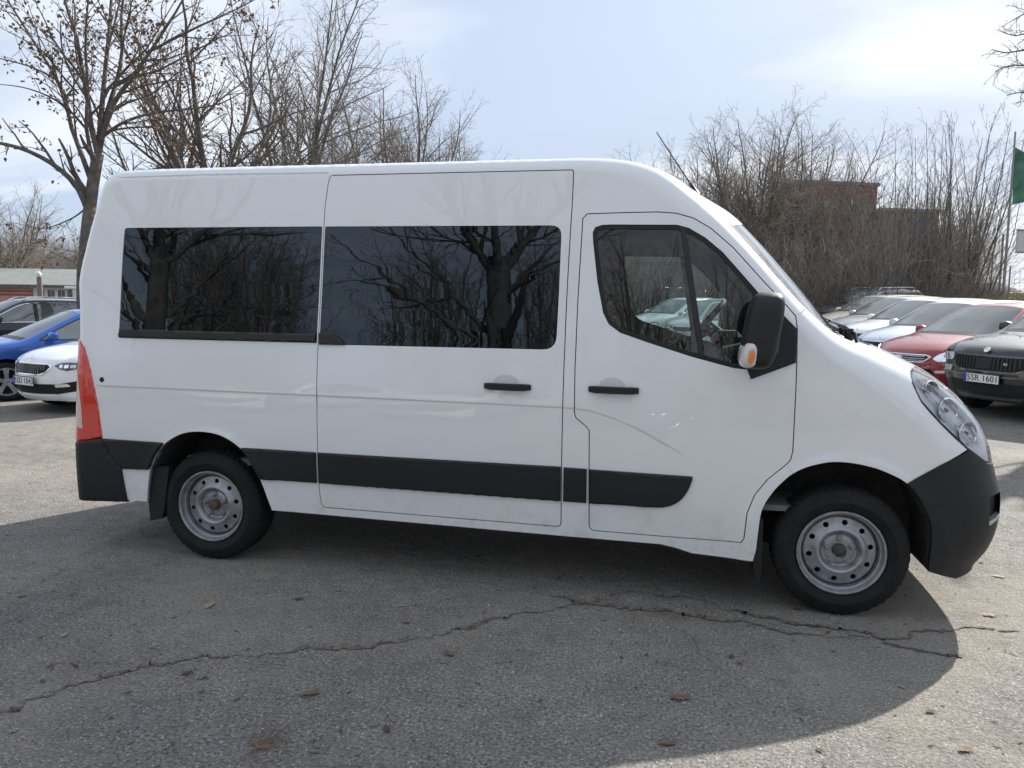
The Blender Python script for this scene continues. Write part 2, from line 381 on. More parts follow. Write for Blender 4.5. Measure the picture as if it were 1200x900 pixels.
def paint(name, c, flake=0., dirt=False):
    m_ = pr(name, c, rough=.38, metal=flake, spec=.3, coat=1.0, coat_r=.012)
    if dirt:
        n, l = m_.node_tree.nodes, m_.node_tree.links; b = n['Principled BSDF']
        tw = n.new('ShaderNodeTexCoord'); zw = n.new('ShaderNodeTexNoise'); zw.inputs['Scale'].default_value = 2.2; zw.inputs['Detail'].default_value = 2; l.new(tw.outputs['Object'], zw.inputs['Vector'])
        bw_ = n.new('ShaderNodeBump'); bw_.inputs['Strength'].default_value = .35; bw_.inputs['Distance'].default_value = .006; l.new(zw.outputs[0], bw_.inputs['Height']); l.new(bw_.outputs[0], b.inputs['Normal']); l.new(bw_.outputs[0], b.inputs['Coat Normal'])
        t = n.new('ShaderNodeTexCoord'); sp = n.new('ShaderNodeSeparateXYZ'); l.new(t.outputs['Object'], sp.inputs[0])
        hz = n.new('ShaderNodeMapRange'); hz.inputs[1].default_value = .56; hz.inputs[2].default_value = .27; l.new(sp.outputs[2], hz.inputs[0])
        z = n.new('ShaderNodeTexNoise'); z.inputs['Scale'].default_value = 7; z.inputs['Detail'].default_value = 8; z.inputs['Roughness'].default_value = .7; l.new(t.outputs['Object'], z.inputs['Vector'])
        mr = n.new('ShaderNodeMapRange'); mr.inputs[1].default_value = .50; mr.inputs[2].default_value = .82; l.new(z.outputs[0], mr.inputs[0])
        mu = n.new('ShaderNodeMath'); mu.operation = 'MULTIPLY'; l.new(hz.outputs[0], mu.inputs[0]); l.new(mr.outputs[0], mu.inputs[1])
        h = n.new('ShaderNodeMixRGB'); h.inputs[1].default_value = (*c, 1); h.inputs[2].default_value = (.30, .27, .22, 1); l.new(mu.outputs[0], h.inputs[0]); l.new(h.outputs[0], b.inputs['Base Color'])
        r2 = n.new('ShaderNodeMapRange'); r2.inputs[3].default_value = 1; r2.inputs[4].default_value = .1; l.new(mu.outputs[0], r2.inputs[0]); l.new(r2.outputs[0], b.inputs['Coat Weight'])
    return m_
M['white'] = paint('white_paint', (.78, .79, .80), dirt=True)
M['white_car'] = paint('white_car_paint', (.76, .77, .78)); M['blue'] = paint('blue_car_paint', (.012, .08, .36), .2)
M['black_car'] = paint('black_car_paint', (.012, .014, .014), .1); M['red'] = paint('red_car_paint', (.24, .012, .016), .1)
M['silver'] = paint('silver_car_paint', (.42, .44, .46), .6); M['beige'] = paint('beige_car_paint', (.56, .52, .46), .4); M['grey_car'] = paint('grey_car_paint', (.10, .105, .11), .4)
M['pale_blue'] = paint('pale_silver_blue_paint', (.55, .60, .68), .4)
M['plastic'] = pr('black_plastic', (.0125, .0135, .0155), rough=.5, spec=.38, var=.12, vscale=5, bump=.12, bscale=500)
M['plastic2'] = pr('dark_plastic_smooth', (.009, .0095, .011), rough=.35)
M['rubber'] = pr('rubber_seal', (.012, .012, .013), rough=.7)
M['tyre'] = pr('tyre_rubber', (.0105, .0115, .013), rough=.8, spec=.35, var=.35, vscale=9, bump=.2, bscale=120)
M['steel'] = pr('painted_steel_wheel', (.33, .34, .36), rough=.36, metal=.6, var=.22, vscale=20, rvar=.1)
M['hub'] = pr('dirty_hub', (.06, .055, .05), rough=.8, var=.4, vscale=40, bump=.5, bscale=90)
M['rust'] = pr('rusty_hub', (.105, .066, .046), rough=.85, var=.4, vscale=40, bump=.5, bscale=90)
M['bolt'] = pr('bolt_steel', (.30, .30, .30), rough=.45, metal=.6, var=.2, vscale=60)
M['alloy'] = pr('alloy_wheel', (.55, .56, .58), rough=.3, metal=.8)
M['chrome'] = pr('chrome', (.75, .76, .78), rough=.08, metal=1)
M['reflector'] = pr('lamp_reflector', (.80, .82, .86), rough=.12, metal=.9)
M['lampgrey'] = pr('lamp_housing', (.45, .47, .50), rough=.3, metal=.3); M['lampsilver'] = pr('lamp_inner_silver', (.90, .91, .93), rough=.3, metal=0)
M['under'] = pr('underbody', (.012, .012, .012), rough=.9)
M['liner'] = pr('wheel_arch_liner', (.035, .034, .033), rough=.9, var=.4, vscale=10, bump=.3, bscale=30)
M['privacy'] = pr('privacy_glass', (.002, .0022, .003), rough=.012, ior=1.64, spec=.5); M['privacy'].node_tree.nodes['Principled BSDF'].inputs['Specular Tint'].default_value = (.72, .86, 1, 1)  # blue of the mirrored sky put into the specular tint
n_, l_ = M['privacy'].node_tree.nodes, M['privacy'].node_tree.links   # slight waviness of the pane
t_ = n_.new('ShaderNodeTexCoord'); mp_ = n_.new('ShaderNodeMapping'); mp_.inputs['Scale'].default_value = (1.6, 1, 9); z_ = n_.new('ShaderNodeTexNoise'); z_.inputs['Scale'].default_value = 1.3; z_.inputs['Detail'].default_value = 1
b_ = n_.new('ShaderNodeBump'); b_.inputs['Strength'].default_value = .05; b_.inputs['Distance'].default_value = .006; l_.new(t_.outputs['Object'], mp_.inputs[0]); l_.new(mp_.outputs[0], z_.inputs['Vector']); l_.new(z_.outputs[0], b_.inputs['Height']); l_.new(b_.outputs[0], n_['Principled BSDF'].inputs['Normal'])
M['glass'] = clear_glass('cab_glass', (.70, .80, .77), 1.25)
M['wsglass'] = clear_glass('windscreen_glass', (.66, .76, .73), 1.5, base=.16)
M['lens'] = clear_glass('lamp_lens', (.96, .97, .98), .9)
M['carglass'] = pr('car_window_glass', (.085, .098, .096), rough=.03, ior=1.9, spec=.7, var=.5, vscale=1.7)  # pale base and mottle put sky and dashboard reflections into the opaque pane's colour
M['redlens'] = pr('red_tail_lens', (.64, .028, .012), rough=.12, coat=1, spec=.6, var=.1, vscale=30); M['indic'] = pr('mirror_indicator_lens', (.62, .60, .58), rough=.12, coat=1, var=.14, vscale=45); M['orange'] = pr('orange_lens', (.75, .22, .04), rough=.2, coat=1)
M['clearlens'] = pr('pale_reversing_lens', (.66, .50, .47), rough=.15, coat=1, var=.12, vscale=60)
M['seat'] = pr('seat_fabric', (.06, .063, .068), rough=.9, bump=.2, bscale=200); M['trim'] = pr('cab_trim', (.035, .036, .038), rough=.7, var=.1)
M['head'] = pr('cab_headliner', (.17, .17, .175), rough=.9)
M['plate'] = pr('number_plate_white', (.72, .73, .72), rough=.35); M['plate_blue'] = pr('number_plate_blue', (.01, .05, .42), rough=.35); M['ink'] = pr('plate_ink', (.01, .01, .012), rough=.5)
VEK=np.array([ # x,z, px,pz, a, r
(-.985,.33,-1.03,.33,.12,.10),(-.968,.70,-1.03,.70,.12,.10),(-.942,1.05,-1.015,1.05,.12,.10),(-.930,1.34,-1.00,1.34,.12,.10),(-.932,1.55,-1.01,1.55,.12,.10),(-.940,1.74,-.985,1.74,.12,.10),
(-.885,1.97,-.93,1.97,.12,.10),(-.815,2.21,-.86,2.21,.12,.10),(-.765,2.36,-.81,2.39,.12,.10),(-.71,2.41,-.74,2.45,.11,.10),(-.60,2.428,-.60,2.475,.10,.09),
(0,2.432,0,2.48,.10,.09),(.8,2.430,.8,2.478,.10,.09),(1.5,2.428,1.5,2.476,.10,.09),(2.2,2.426,2.2,2.472,.10,.09),(2.40,2.420,2.41,2.465,.11,.10),(2.55,2.40,2.58,2.445,.12,.12),
(2.70,2.345,2.76,2.385,.12,.13),(2.85,2.235,2.92,2.28,.12,.13),(3.0,2.105,3.115,2.165,.12,.12),(3.16,1.94,3.295,1.99,.12,.12),(3.31,1.77,3.455,1.81,.12,.12),(3.43,1.64,3.585,1.66,.13,.12),
(3.56,1.525,3.71,1.505,.15,.13),(3.66,1.465,3.80,1.455,.18,.15),(3.80,1.41,3.93,1.41,.21,.18),(3.93,1.355,4.06,1.35,.24,.21),(4.06,1.29,4.19,1.285,.26,.25),(4.18,1.22,4.30,1.21,.28,.29),
(4.285,1.135,4.40,1.12,.30,.32),(4.37,1.035,4.46,1.02,.30,.34),(4.42,.93,4.49,.93,.30,.35),(4.455,.80,4.515,.80,.30,.36),(4.495,.65,4.54,.65,.30,.36),(4.495,.50,4.54,.50,.30,.35),(4.46,.36,4.50,.36,.30,.34),(4.40,.26,4.44,.26,.30,.32)])
WZc = catmull(np.array([[.26,.45,.75,1.05,1.25,1.40,1.65,2.05,2.33,2.5],[.99,1.012,1.03,1.03,1.02,1.006,.985,.955,.925,.905]]).T, 6)
CRc = catmull(np.array([(-.75,1.078),(0,1.075),(1.,1.068),(2.1,1.058),(2.32,1.05),(2.45,1.02),(2.60,.965),(2.74,.895),(2.86,.83),(2.91,.80)]), 6)
def Wvan(x, z):
    w_ = np.interp(z, WZc[:, 0], WZc[:, 1])
    t = np.clip((x-3.1)/1.1, 0, 1); w_ = w_-.035*t*t*(3-2*t)
    t = np.clip((-x-.2)/.8, 0, 1); w_ = w_-.012*t*t
    zc = np.interp(x, CRc[:, 0], CRc[:, 1]); fade = np.clip((2.91-x)/.15, 0, 1)*np.clip((x+.78)/.03, 0, 1)
    d = z-zc; s_ = np.clip(.5-d/.02, 0, 1); s_ = s_*s_*(3-2*s_); low = np.clip((z-.62)/.3, 0, 1)
    s_ = np.clip((d+.005)/.010, 0, 1); w_ = w_+fade*.0045*s_*s_*(3-2*s_)*np.clip(1-np.maximum(d, 0)/.25, 0, 1)
    # wheel arch flares
    for cx, r_ in ((3.68, .50), (0.02, .47)):
        q = np.hypot(x-cx, z-.34)-r_; w_ = w_+.010*np.clip(1-np.maximum(q, 0)/.075, 0, 1)**2*(1 if cx > 1 else .6)
    return w_
V = Shell(VEK, Wvan)
crease = np.vstack([np.stack([np.linspace(-.72, 2.9, 230), np.interp(np.linspace(-.72, 2.9, 230), CRc[:, 0], CRc[:, 1])+o], 1) for o in (-.016, -.0055, -.0025, 0, .0025, .0055, .016)])
flare = np.vstack([np.stack([cx+np.cos(a)*(r_+k), .34+np.sin(a)*(r_+k)], 1) for cx, r_ in ((3.68, .50), (.02, .47)) for k in (.02, .04, .06, .08) for a in [np.linspace(0, math.pi, 40)]])
XTRA = np.vstack([crease, flare])
def Eseg(a, b): return [tuple(V.ED[i, :2]) for i in (range(a, b+1) if b > a else range(a, b-1, -1))]

van = thing('passenger_van', 'white high-roof passenger van with dark privacy windows and black side mouldings, parked side-on in front', 'van')
SLIDE = [(0.8042,2.3514),(2.2311,2.348),(2.2306,2.1974),(2.2223,1.9259),(2.2148,1.6493),(2.2121,1.2819),(2.2108,0.7631),(2.211,0.3811),(0.7683,0.3956),(0.7564,0.4734),(0.7530,0.5552),(0.7535,1.2409),(0.7556,1.438),(0.7662,1.7752),(0.7734,2.0551),(0.7775,2.1786),(0.7906,2.3021)]
SLIDE_R = rnd(SLIDE, [.02,.02,.1,.1,.1,.1,.1,.03,.03,.03,.03,.1,.1,.1,.1,.05,.03])
FDOOR = [(3.4016,1.5738),(3.4104,1.5087),(3.4134,1.3562),(3.4142,1.2254),(3.4136,1.0762),(3.4126,0.8732),(3.4036,0.829),(3.3796,0.8009),(3.2943,0.7217),(3.2342,0.6355),(3.2001,0.5356),(3.190,0.393),(3.175,0.3671),(2.7813,0.3685),(2.3829,0.3733),(2.3625,0.3972),(2.3541,0.9362),(2.3385,0.9564),(2.2795,1.003),(2.2708,1.0308),(2.2673,1.2807),(2.2712,1.6498),(2.2804,1.9577),(2.2846,2.0832),(2.3093,2.1088),(2.4863,2.1123),(2.6807,2.1142),(2.7827,2.1056),(2.8713,2.0792),(2.96,2.0266),(3.0801,1.9232),(3.2263,1.7618),(3.3451,1.6387)]
DWIN = [(2.3464,1.9574),(2.343,2.0077),(2.3562,2.0347),(2.3941,2.046),(2.4398,2.0478),(2.7861,2.0429),(2.8455,2.0272),(2.9343,1.9749),(3.0232,1.9005),(3.1414,1.7684),(3.218,1.6811),(3.2754,1.6073),(3.26,1.3277),(3.2069,1.295),(3.152,1.2927),(3.1006,1.2979),(3.0431,1.3115),(2.8825,1.3518),(2.6588,1.4198),(2.5069,1.4699),(2.4443,1.5144),(2.4122,1.5748),(2.3761,1.7424)]
QWIN = rnd([(-0.5553,2.0575),(0.7670,2.0537),(0.7595,1.7786),(0.7500,1.4562),(0.7490,1.3767),(-0.5861,1.3801),(-0.5826,1.4357),(-0.5708,1.8151)], [.02,.01,0,0,.005,.02,0,0])
SWIN = rnd([(0.7840,2.053),(2.1735,2.0457),(2.1696,1.7),(2.1622,1.3707),(0.7660,1.3694),(0.7665,1.45),(0.7765,1.78)], [.01,.06,0,.075,.01,0,0])
FARCH = [(3.2488,0.2615),(3.2613,0.4941),(3.2758,0.5745),(3.3188,0.6557),(3.363,.7120),(3.4154,.7628),(3.4807,0.799),(3.5378,.818),(3.5958,0.8312),(3.655,.8335),(3.714,0.8291),(3.773,.8185),(3.8316,0.8037),(3.9256,0.7642),(3.9669,0.7379),(4.0104,0.6934),(4.062,0.6081),(4.0983,0.5091),(4.1039,0.2801)]
RARCH = [(-0.4225,0.3531),(-0.382,0.5551),(-0.356,0.6097),(-0.303,0.6944),(-0.2323,0.7573),(-0.1363,0.8047),(-0.0258,0.822),(0.0988,0.8116),(0.1872,0.778),(0.2642,0.725),(0.3218,0.6637),(0.3765,0.5502),(0.4265,0.4032),(0.4418,0.3569)]
FARCH = [tuple(p) for p in catmull(FARCH, 3)]; RARCH = [tuple(p) for p in catmull(RARCH, 3)]
def near(P, q): return min(range(len(P)), key=lambda i: (P[i][0]-q[0])**2+(P[i][1]-q[1])**2)
iS = near(FARCH, (3.4154, .7628)); iB = near(FARCH, (3.9669, .7379))
iA = V.snap((3.4612, 1.6099)); iH = V.snap((4.0279, 1.3070)); iL = V.snap((4.4535, .815)); iT = 24; iRB = 8; iEND = len(V.ED)-1
TAILR = [(-0.7137,0.7491),(-0.7348,0.9439),(-0.7637,1.0927),(-0.8046,1.2412),(-0.8351,1.3173),(-.87,1.352)]
RBUMP = [(-0.7108,0.7465),(-0.6692,0.6579),(-0.6308,0.6048),(-0.5853,0.5577),(-0.5657,0.3515)]
shell_outline = Eseg(iT, iA)+[FDOOR[0]]+FDOOR[:7:-1]+[FDOOR[7]]+FARCH[iS:0:-1]+[(3.2388,.2695),(2.9196,.2877),(2.84,.310),(2.7551,.3255),(2.2207,.3307),(0.6695,.3531)]+RARCH[::-1]+RBUMP[::-1][0:]+TAILR
# ---- body shell: side walls, roof strip, rear face, pillars
mb = MB()
V.skin(mb, shell_outline, [SLIDE_R, QWIN], thick=.018, sides=(-1,), extra=XTRA)
# the far side: one wall with its window openings
full = Eseg(iT, iA)+[FDOOR[0]]+FDOOR[:7:-1]+[FDOOR[7]]+FARCH[iS:0:-1]+[(3.2388,.2695),(2.9196,.2877),(2.7551,.3255),(2.2207,.3307),(0.6695,.3531)]+RARCH[::-1]+RBUMP[::-1]+TAILR
V.skin(mb, full, [QWIN, SWIN], thick=.018, sides=(1,), step=.12)
V.strip(mb, iRB, iT+6, off=0); V.strip(mb, iT+6, 19*8, off=0, nv=40)
body = mb.build('body_shell', M['white'], van)
for v0, v1 in ((-.86, -.05), (.05, .86)): b = MB(); V.strip(b, V.snap((-.95, 1.50)), V.snap((-.82, 2.2)), v0, v1, off=.004); b.build('rear_window', M['privacy'], van)
# dark backing behind the door gaps
b = MB(); V.ribbon(b, SLIDE, .05, -.017); V.ribbon(b, FDOOR, .05, -.017); V.ribbon(b, [FDOOR[7], (3.4154, .7598)], .03, -.017, closed=False)
V.ribbon(b, [V.ED[iA, :2]-[.02, .02], FDOOR[0]], .012, -.014, closed=False); V.ribbon(b, QWIN, .04, -.016); V.ribbon(b, SWIN, .04, -.016)
V.ribbon(b, [(4.0279,1.30),(3.9915,1.2979),(3.9835,1.2603),(3.9999,1.1993),(4.0215,1.1501),(4.121,1.0381),(4.2523,0.9175),(4.3666,0.8386),(4.44,.81)], .018, -.022, closed=False); V.ribbon(b, [FARCH[iB], (4.1101, .8339), (4.256, .911)], .04, -.014, closed=False)
b.build('door_seal', M['rubber'], van)
# faint roof joint line
b = MB(); V.ribbon(b, [(-.62, 2.372), (.1, 2.374), (.79, 2.366)], .004, .0006, closed=False); b.build('roof_joint', M['lampgrey'], van)

# ---- sliding door
d = MB(); V.skin(d, inset(SLIDE_R, .0055), [SWIN], thick=.016, extra=XTRA); sdoor = d.build('sliding_door', M['white'], van)
g = MB(); V.skin(g, inset(SWIN, .003), off=-.002, thick=.004, step=.1); g.build('window', M['privacy'], sdoor)
g = MB(); V.skin(g, inset(QWIN, .003), off=-.003, thick=.004, step=.1); qw = g.build('quarter_window', M['privacy'], van)
g = MB(); V.skin(g, [(-.580, 1.384), (.7405, 1.3795), (.7425, 1.430), (-.578, 1.434)], off=.012, thick=.02, bevel=.006); g.build('slide_rail', M['plastic2'], van)
g = MB(); V.skin(g, rnd([(0.7665,1.3688),(0.7654,1.4367),(0.8319,1.4385),(0.8806,1.4192),(0.9134,1.3902),(0.9300,1.369)], [0,.0,.03,.03,.03,0]), off=.014, thick=.02, bevel=.005); g.build('rail_cover', M['plastic2'], sdoor)
for w_q in (QWIN, SWIN): g = MB(); V.skin(g, inset(w_q, .003), off=-.003, thick=.004, step=.15, sides=(1,)); g.build('quarter_window', M['privacy'], van)
def handle(x0, x1, z, par):
    xs = (x0+x1)/2; y = -float(V.Y([xs], [z])[0]); h = MB()
    n = 9; pts = [(x0+(x1-x0)*i/(n-1), y-.034*math.sin(math.pi*min(1, max(0, (i/(n-1))*1.0)))**.35-.004, z-.002*(i/(n-1))) for i in range(n)]
    V0 = []; F0 = []
    for i, p in enumerate(pts):
        hh = .019 if 0 < i < n-1 else .015; t_ = .012
        V0 += [(p[0], p[1]-t_, p[2]-hh*.7), (p[0], p[1]-t_, p[2]+hh*.7), (p[0], p[1]-t_*.3, p[2]+hh), (p[0], p[1]+t_, p[2]+hh), (p[0], p[1]+t_, p[2]-hh), (p[0], p[1]-t_*.3, p[2]-hh)]
    for i in range(n-1):
        for j in range(6): F0.append((i*6+j, i*6+(j+1) % 6, i*6+6+(j+1) % 6, i*6+6+j))
    F0 += [tuple(range(5, -1, -1)), tuple((n-1)*6+j for j in range(6))]
    h.add(V0, F0); ho = h.build('handle', M['plastic'], par, sharp=50)
    c = MB(); a = [math.pi*2*k/40 for k in range(40)]   # finger cup disc, shade of the body-coloured recess put into its grey
    cx = xs-.01; prof = [(0, -.012), (.5, -.010), (.85, -.004), (1.0, .0012), (1.06, .0006)]
    VV = []; FF = []
    for (q, o_) in prof:
        for t in a:
            X, Z = cx+q*.066*math.cos(t), z+.020+q*.042*math.sin(t); VV.append((X, -(float(V.Y([X], [Z])[0])+o_+.012*(q < .99)*0+.0012), Z))
    # painted cup shade: darker disc following the skin
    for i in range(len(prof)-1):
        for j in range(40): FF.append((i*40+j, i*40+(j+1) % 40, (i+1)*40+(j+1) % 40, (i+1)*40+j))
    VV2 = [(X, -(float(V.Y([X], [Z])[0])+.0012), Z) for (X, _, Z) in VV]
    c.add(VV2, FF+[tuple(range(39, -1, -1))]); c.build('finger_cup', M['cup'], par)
M['cup'] = pr('handle_cup_shade', (.60, .61, .62), rough=.35, coat=.6)
handle(1.768, 2.030, 1.163, sdoor)

# ---- front door
d = MB(); V.skin(d, inset(FDOOR, .0055), [DWIN], thick=.016, extra=XTRA); fdoor = d.build('front_door', M['white'], van)
handle(2.3478, 2.6162, 1.165, fdoor)
gl = inset(DWIN, .024)
g = MB(); V.skin(g, inset(DWIN, .003), [gl], off=-.002, thick=.018); wf = g.build('window_frame', M['rubber'], fdoor)
g = MB(); V.skin(g, [(2.8003,2.035),(2.8324,2.034),(2.9552,1.342),(2.9208,1.352)], off=.0005, thick=.02, bevel=.004); g.build('window_divider', M['plastic2'], fdoor)
g = MB(); V.skin(g, inset(DWIN, .020), off=-.010, thick=0, step=.12); g.build('window', M['glass'], fdoor)
SAIL = [(3.228,1.6811),(3.300,1.6140),(3.4044,1.5087),(3.4059,1.3343),(3.30,1.2895),(3.1878,1.2437),(3.1672,1.2917),(3.199,1.417),(3.215,1.53),(3.2176,1.6152)]
g = MB(); V.skin(g, SAIL, off=.012, thick=.03, bevel=.006); g.build('mirror_base', M['plastic'], fdoor)
# far door: outer skin and window
d = MB(); V.skin(d, inset(FDOOR, .0055), [DWIN], thick=.016, step=.12, sides=(1,)); far = d.build('front_door', M['white'], van); far['label'] = 'white cab door on the far side, seen through the cab windows'
g = MB(); V.skin(g, inset(DWIN, .003), [gl], off=-.002, thick=.018, sides=(1,)); g.build('window_frame', M['rubber'], far)
g = MB(); V.skin(g, inset(DWIN, .020), off=-.010, thick=0, step=.12, sides=(1,)); g.build('window', M['glass'], far)
g = MB(); V.skin(g, [(2.8003,2.035),(2.8324,2.034),(2.9552,1.342),(2.9208,1.352)], off=.0, thick=.02, sides=(1,)); g.build('window_divider', M['plastic2'], far)
# inner door trims (both sides) with the window opening
TR = [(2.28, 1.9), (2.30, 2.09), (2.78, 2.09), (2.95, 2.01), (3.38, 1.58), (3.40, .85), (3.2, .6), (3.15, .45), (2.36, .45), (2.35, .95), (2.27, 1.02)]
HOLE = inset(DWIN, .028); HOLE2 = inset(DWIN, .045); TR2 = [(2.2, 1.9), (2.22, 2.22), (2.72, 2.22), (2.9, 2.11), (3.03, 2.0), (3.44, 1.56), (3.44, .85), (3.2, .6), (3.15, .45), (2.3, .45), (2.2, .95)]
g = MB(); V.skin(g, TR, [HOLE], off=-.045, thick=.03, step=.12, back=True, sides=(-1,)); g.build('door_trim', M['trim'], fdoor)
g = MB(); V.skin(g, TR2, [HOLE2], off=-.045, thick=.04, step=.12, back=True, sides=(1,)); g.build('door_trim', M['head'], far)

# ---- front wing, far wing
wing = [FDOOR[0]]+[tuple(V.ED[iA, :2]*.8+V.ED[iA+1, :2]*.2)]+[tuple(V.ED[iA+1, :2])]+Eseg(iA+2, iH)+[(3.9915,1.2979),(3.9835,1.2603),(3.9999,1.1993),(4.0215,1.1501),(4.06,1.103),(4.121,1.0381),(4.18,.981),(4.2523,0.9175),(4.1101,.8339)]+FARCH[iB:iS:-1]+[(3.4174,.7625),FDOOR[7]]+FDOOR[6:0:-1]
wing = [wing[0]]+wing[1:]
def loopfix(P):
    out = [P[0]]
    for p in P[1:]:
        if math.hypot(p[0]-out[-1][0], p[1]-out[-1][1]) > 1e-4: out.append(p)
    return out
wing = loopfix(wing)
for sd_ in (-1, 1): g = MB(); V.skin(g, wing, thick=.016, extra=XTRA, sides=(sd_,)); g.build('front_wing', M['white'], van)
# ---- bonnet
iW0, iW1, iC1 = 19*8, 23*8+3, 24*8+7
g = MB(); V.strip(g, iC1, 31*8+2, -1, 1, off=0, nv=40, skirt=.02); g.build('bonnet', M['white'], van)
g = MB(); V.strip(g, iW1-1, iC1, -1, 1, off=-.012, nv=24, skirt=.02); g.build('wiper_cowl', M['plastic'], van)
g = MB(); V.strip(g, iW0, iW1, -.965, .965, off=-.002, nv=30); g.build('windscreen', M['wsglass'], van)
g = MB()
V.strip(g, iW0-2, iW0+3, -1, 1, off=.0005); V.strip(g, iW0, iW1, -1, -.955, off=-.001, nv=3); V.strip(g, iW0, iW1, .955, 1, off=-.001, nv=3); g.build('windscreen_surround', M['white'], van)
for v0, v1 in ((-.962, -.945), (.945, .962)): g = MB(); V.strip(g, iW0, iW1, v0, v1, off=.0025, nv=2); g.build('windscreen_seal', M['rubber'], van)
# wipers on the cowl
g = MB()
def sp(i, v, off):
    gg = abs(v)**V.p; X = V.ED[i, 2:4]*(1-gg)+V.ED[i, :2]*gg; return Vector((X[0]+off*.55, V.EYv[i]*v, X[1]+off))
for v0, v1 in ((-.86, .0), (-.05, .80)):
    p0 = sp(iW1+5, v0, .02); p1 = sp(iW1-3, (v0+v1)/2, .025); p2 = sp(iW1-6, v1, .015); g.tube([p0, (p0+p1)/2+Vector((0, 0, .012)), p1], [.011, .009, .007], 6); g.tube([sp(iW1-4, v0+.06, .015), p1, p2], .007, 6)
    g.tube([p0-Vector((0, 0, .04)), p0+Vector((0, 0, .025))], .024, 10)
g.tube([sp(iC1-3, -.95, .0), sp(iC1-5, -.90, .03), sp(iW1+2, -.8, .035), sp(iW1-2, -.6, .025)], .009, 6)
g.build('wiper', M['plastic2'], van)

# ---- headlight (near) : lens, housing, bowls
LP = Eseg(iH, iL)+[(4.3666,.8386),(4.31,.871),(4.2523,.9175),(4.18,.981),(4.121,1.0381),(4.06,1.103),(4.0215,1.1501),(3.9999,1.1993),(3.9855,1.2403),(3.9915,1.2979)]
LP = loopfix(LP)
lamps = []
for sd_ in (-1, 1):
    g = MB(); V.skin(g, LP, off=-.001, thick=.0, sides=(sd_,), step=.04)
    V.strip(g, iH, iL, *((-1, -.74) if sd_ < 0 else (.74, 1)), off=.0, nv=8); lens = g.build('headlight', M['lens'], van)
    h = MB(); V.skin(h, inset(LP, .004), off=-.055, thick=0, sides=(sd_,), step=.04); V.strip(h, iH, iL, *((-.985, -.76) if sd_ < 0 else (.76, .985)), off=-.07, nv=8); h.build('lamp_housing', M['lampsilver'], lens)
    for x_, z_q, r_, d_ in ((4.075, 1.195, .048, .04), (4.15, 1.095, .062, .05), (4.25, .98, .058, .04)):
        y_ = sd_*(float(V.Y([x_], [z_q])[0])-.095); ax = Vector((.55, sd_*.80, .12)).normalized(); rm = ax.to_track_quat('Z', 'Y').to_matrix()
        bw = MB(); prof = [(0, -.03), (.35, -.026), (.7, -.008), (.92, .018), (1.0, .04), (1.08, .040)]
        VV = []; FF = []; K = 32
        for (q, hh) in prof:
            for j in range(K):
                a = 2*math.pi*j/K; VV.append(tuple(Vector((x_, y_, z_q))+rm @ Vector((q*r_*math.cos(a), q*r_*.92*math.sin(a), hh))))
        for i in range(len(prof)-1):
            for j in range(K): FF.append((i*K+j, i*K+(j+1) % K, (i+1)*K+(j+1) % K, (i+1)*K+j))
        bw.add(VV, FF); ro = bw.build('reflector', M['reflector'], lens)
        C0 = Vector((x_, y_, z_q)); rg_ = MB(); rg_.tube([C0+rm @ Vector((1.08*r_*math.cos(a), r_*math.sin(a), .042)) for a in [2*math.pi*k/28 for k in range(29)]], .006, 6, cap=False); rg_.build('reflector_ring', M['chrome'], lens)
        rg_ = MB(); rg_.tube([C0+rm @ Vector((0, 0, -.02)), C0+rm @ Vector((0, 0, .025)), C0+rm @ Vector((0, 0, .045))], [.014, .017, .006], 10); rg_.build('bulb', M['plastic2'] if x_ > 4.2 else M['bolt'], lens)
    ob_ = MB(); y_ = sd_*(float(V.Y([4.09], [1.225])[0])-.085); ob_.lathe([(0, .03), (.012, .026), (.018, .0), (.012, -.02), (0, -.022)], (4.085, y_, 1.235), 'y', 14); ob_.build('indicator_bulb', M['orange'], lens)
    for P3, w3_ in (([(4.02, 1.255), (4.10, 1.15), (4.20, 1.03), (4.32, .93)], .012), ([(4.05, 1.262), (4.16, 1.165), (4.27, 1.05), (4.36, .93)], .010), ([(4.10, 1.235), (4.22, 1.13), (4.33, 1.01)], .02)):
        g = MB(); V.ribbon(g, [tuple(q) for q in catmull(P3, 8)], w3_, -.030, closed=False, sides=(sd_,)); g.build('chrome_strip', M['chrome' if w3_ < .015 else 'lampgrey'], lens)
    g = MB(); V.ribbon(g, [(3.9915,1.2979),(3.9855,1.2403),(3.9999,1.1993),(4.0215,1.1501),(4.06,1.103),(4.121,1.0381),(4.18,.981),(4.2523,.9175),(4.31,.871),(4.3666,.8386),(4.44,.815)], .007, .0008, closed=False, sides=(sd_,)); g.build('lamp_seal', M['rubber'], lens)

# ---- front bumper and grille
BP = loopfix(Eseg(iL, iEND)+[(4.25,.235),(4.1039,.2801)]+FARCH[-2:iB:-1]+[FARCH[iB], (4.1101,.8339),(4.256,.911),(4.31,.871),(4.3666,.8386)])
SLOT = rnd([(4.386,.672),(4.475,.682),(4.468,.548),(4.392,.520)], .02)
g = MB(); V.skin(g, BP, [SLOT], off=.006, thick=.03, step=.045, sides=(-1, 1)); V.strip(g, iL, iEND, -1, 1, off=.006, nv=30)
bump = g.build('front_bumper', M['plastic'], van)
for sd_ in (-1, 1):
    g = MB(); V.skin(g, inset(SLOT, -.01), off=-.045, thick=0, step=.04, sides=(sd_,)); g.build('fog_lamp_recess', M['under'], bump)
    g = MB(); V.skin(g, [(4.392,.520),(4.468,.548),(4.470,.568),(4.392,.541)], off=.010, thick=.05, bevel=.004, sides=(sd_,)); g.build('bumper_blade', M['lampgrey'], bump)
g = MB(); V.strip(g, 31*8+2, iL+2, -.74, .74, off=-.01, nv=20, skirt=.02)
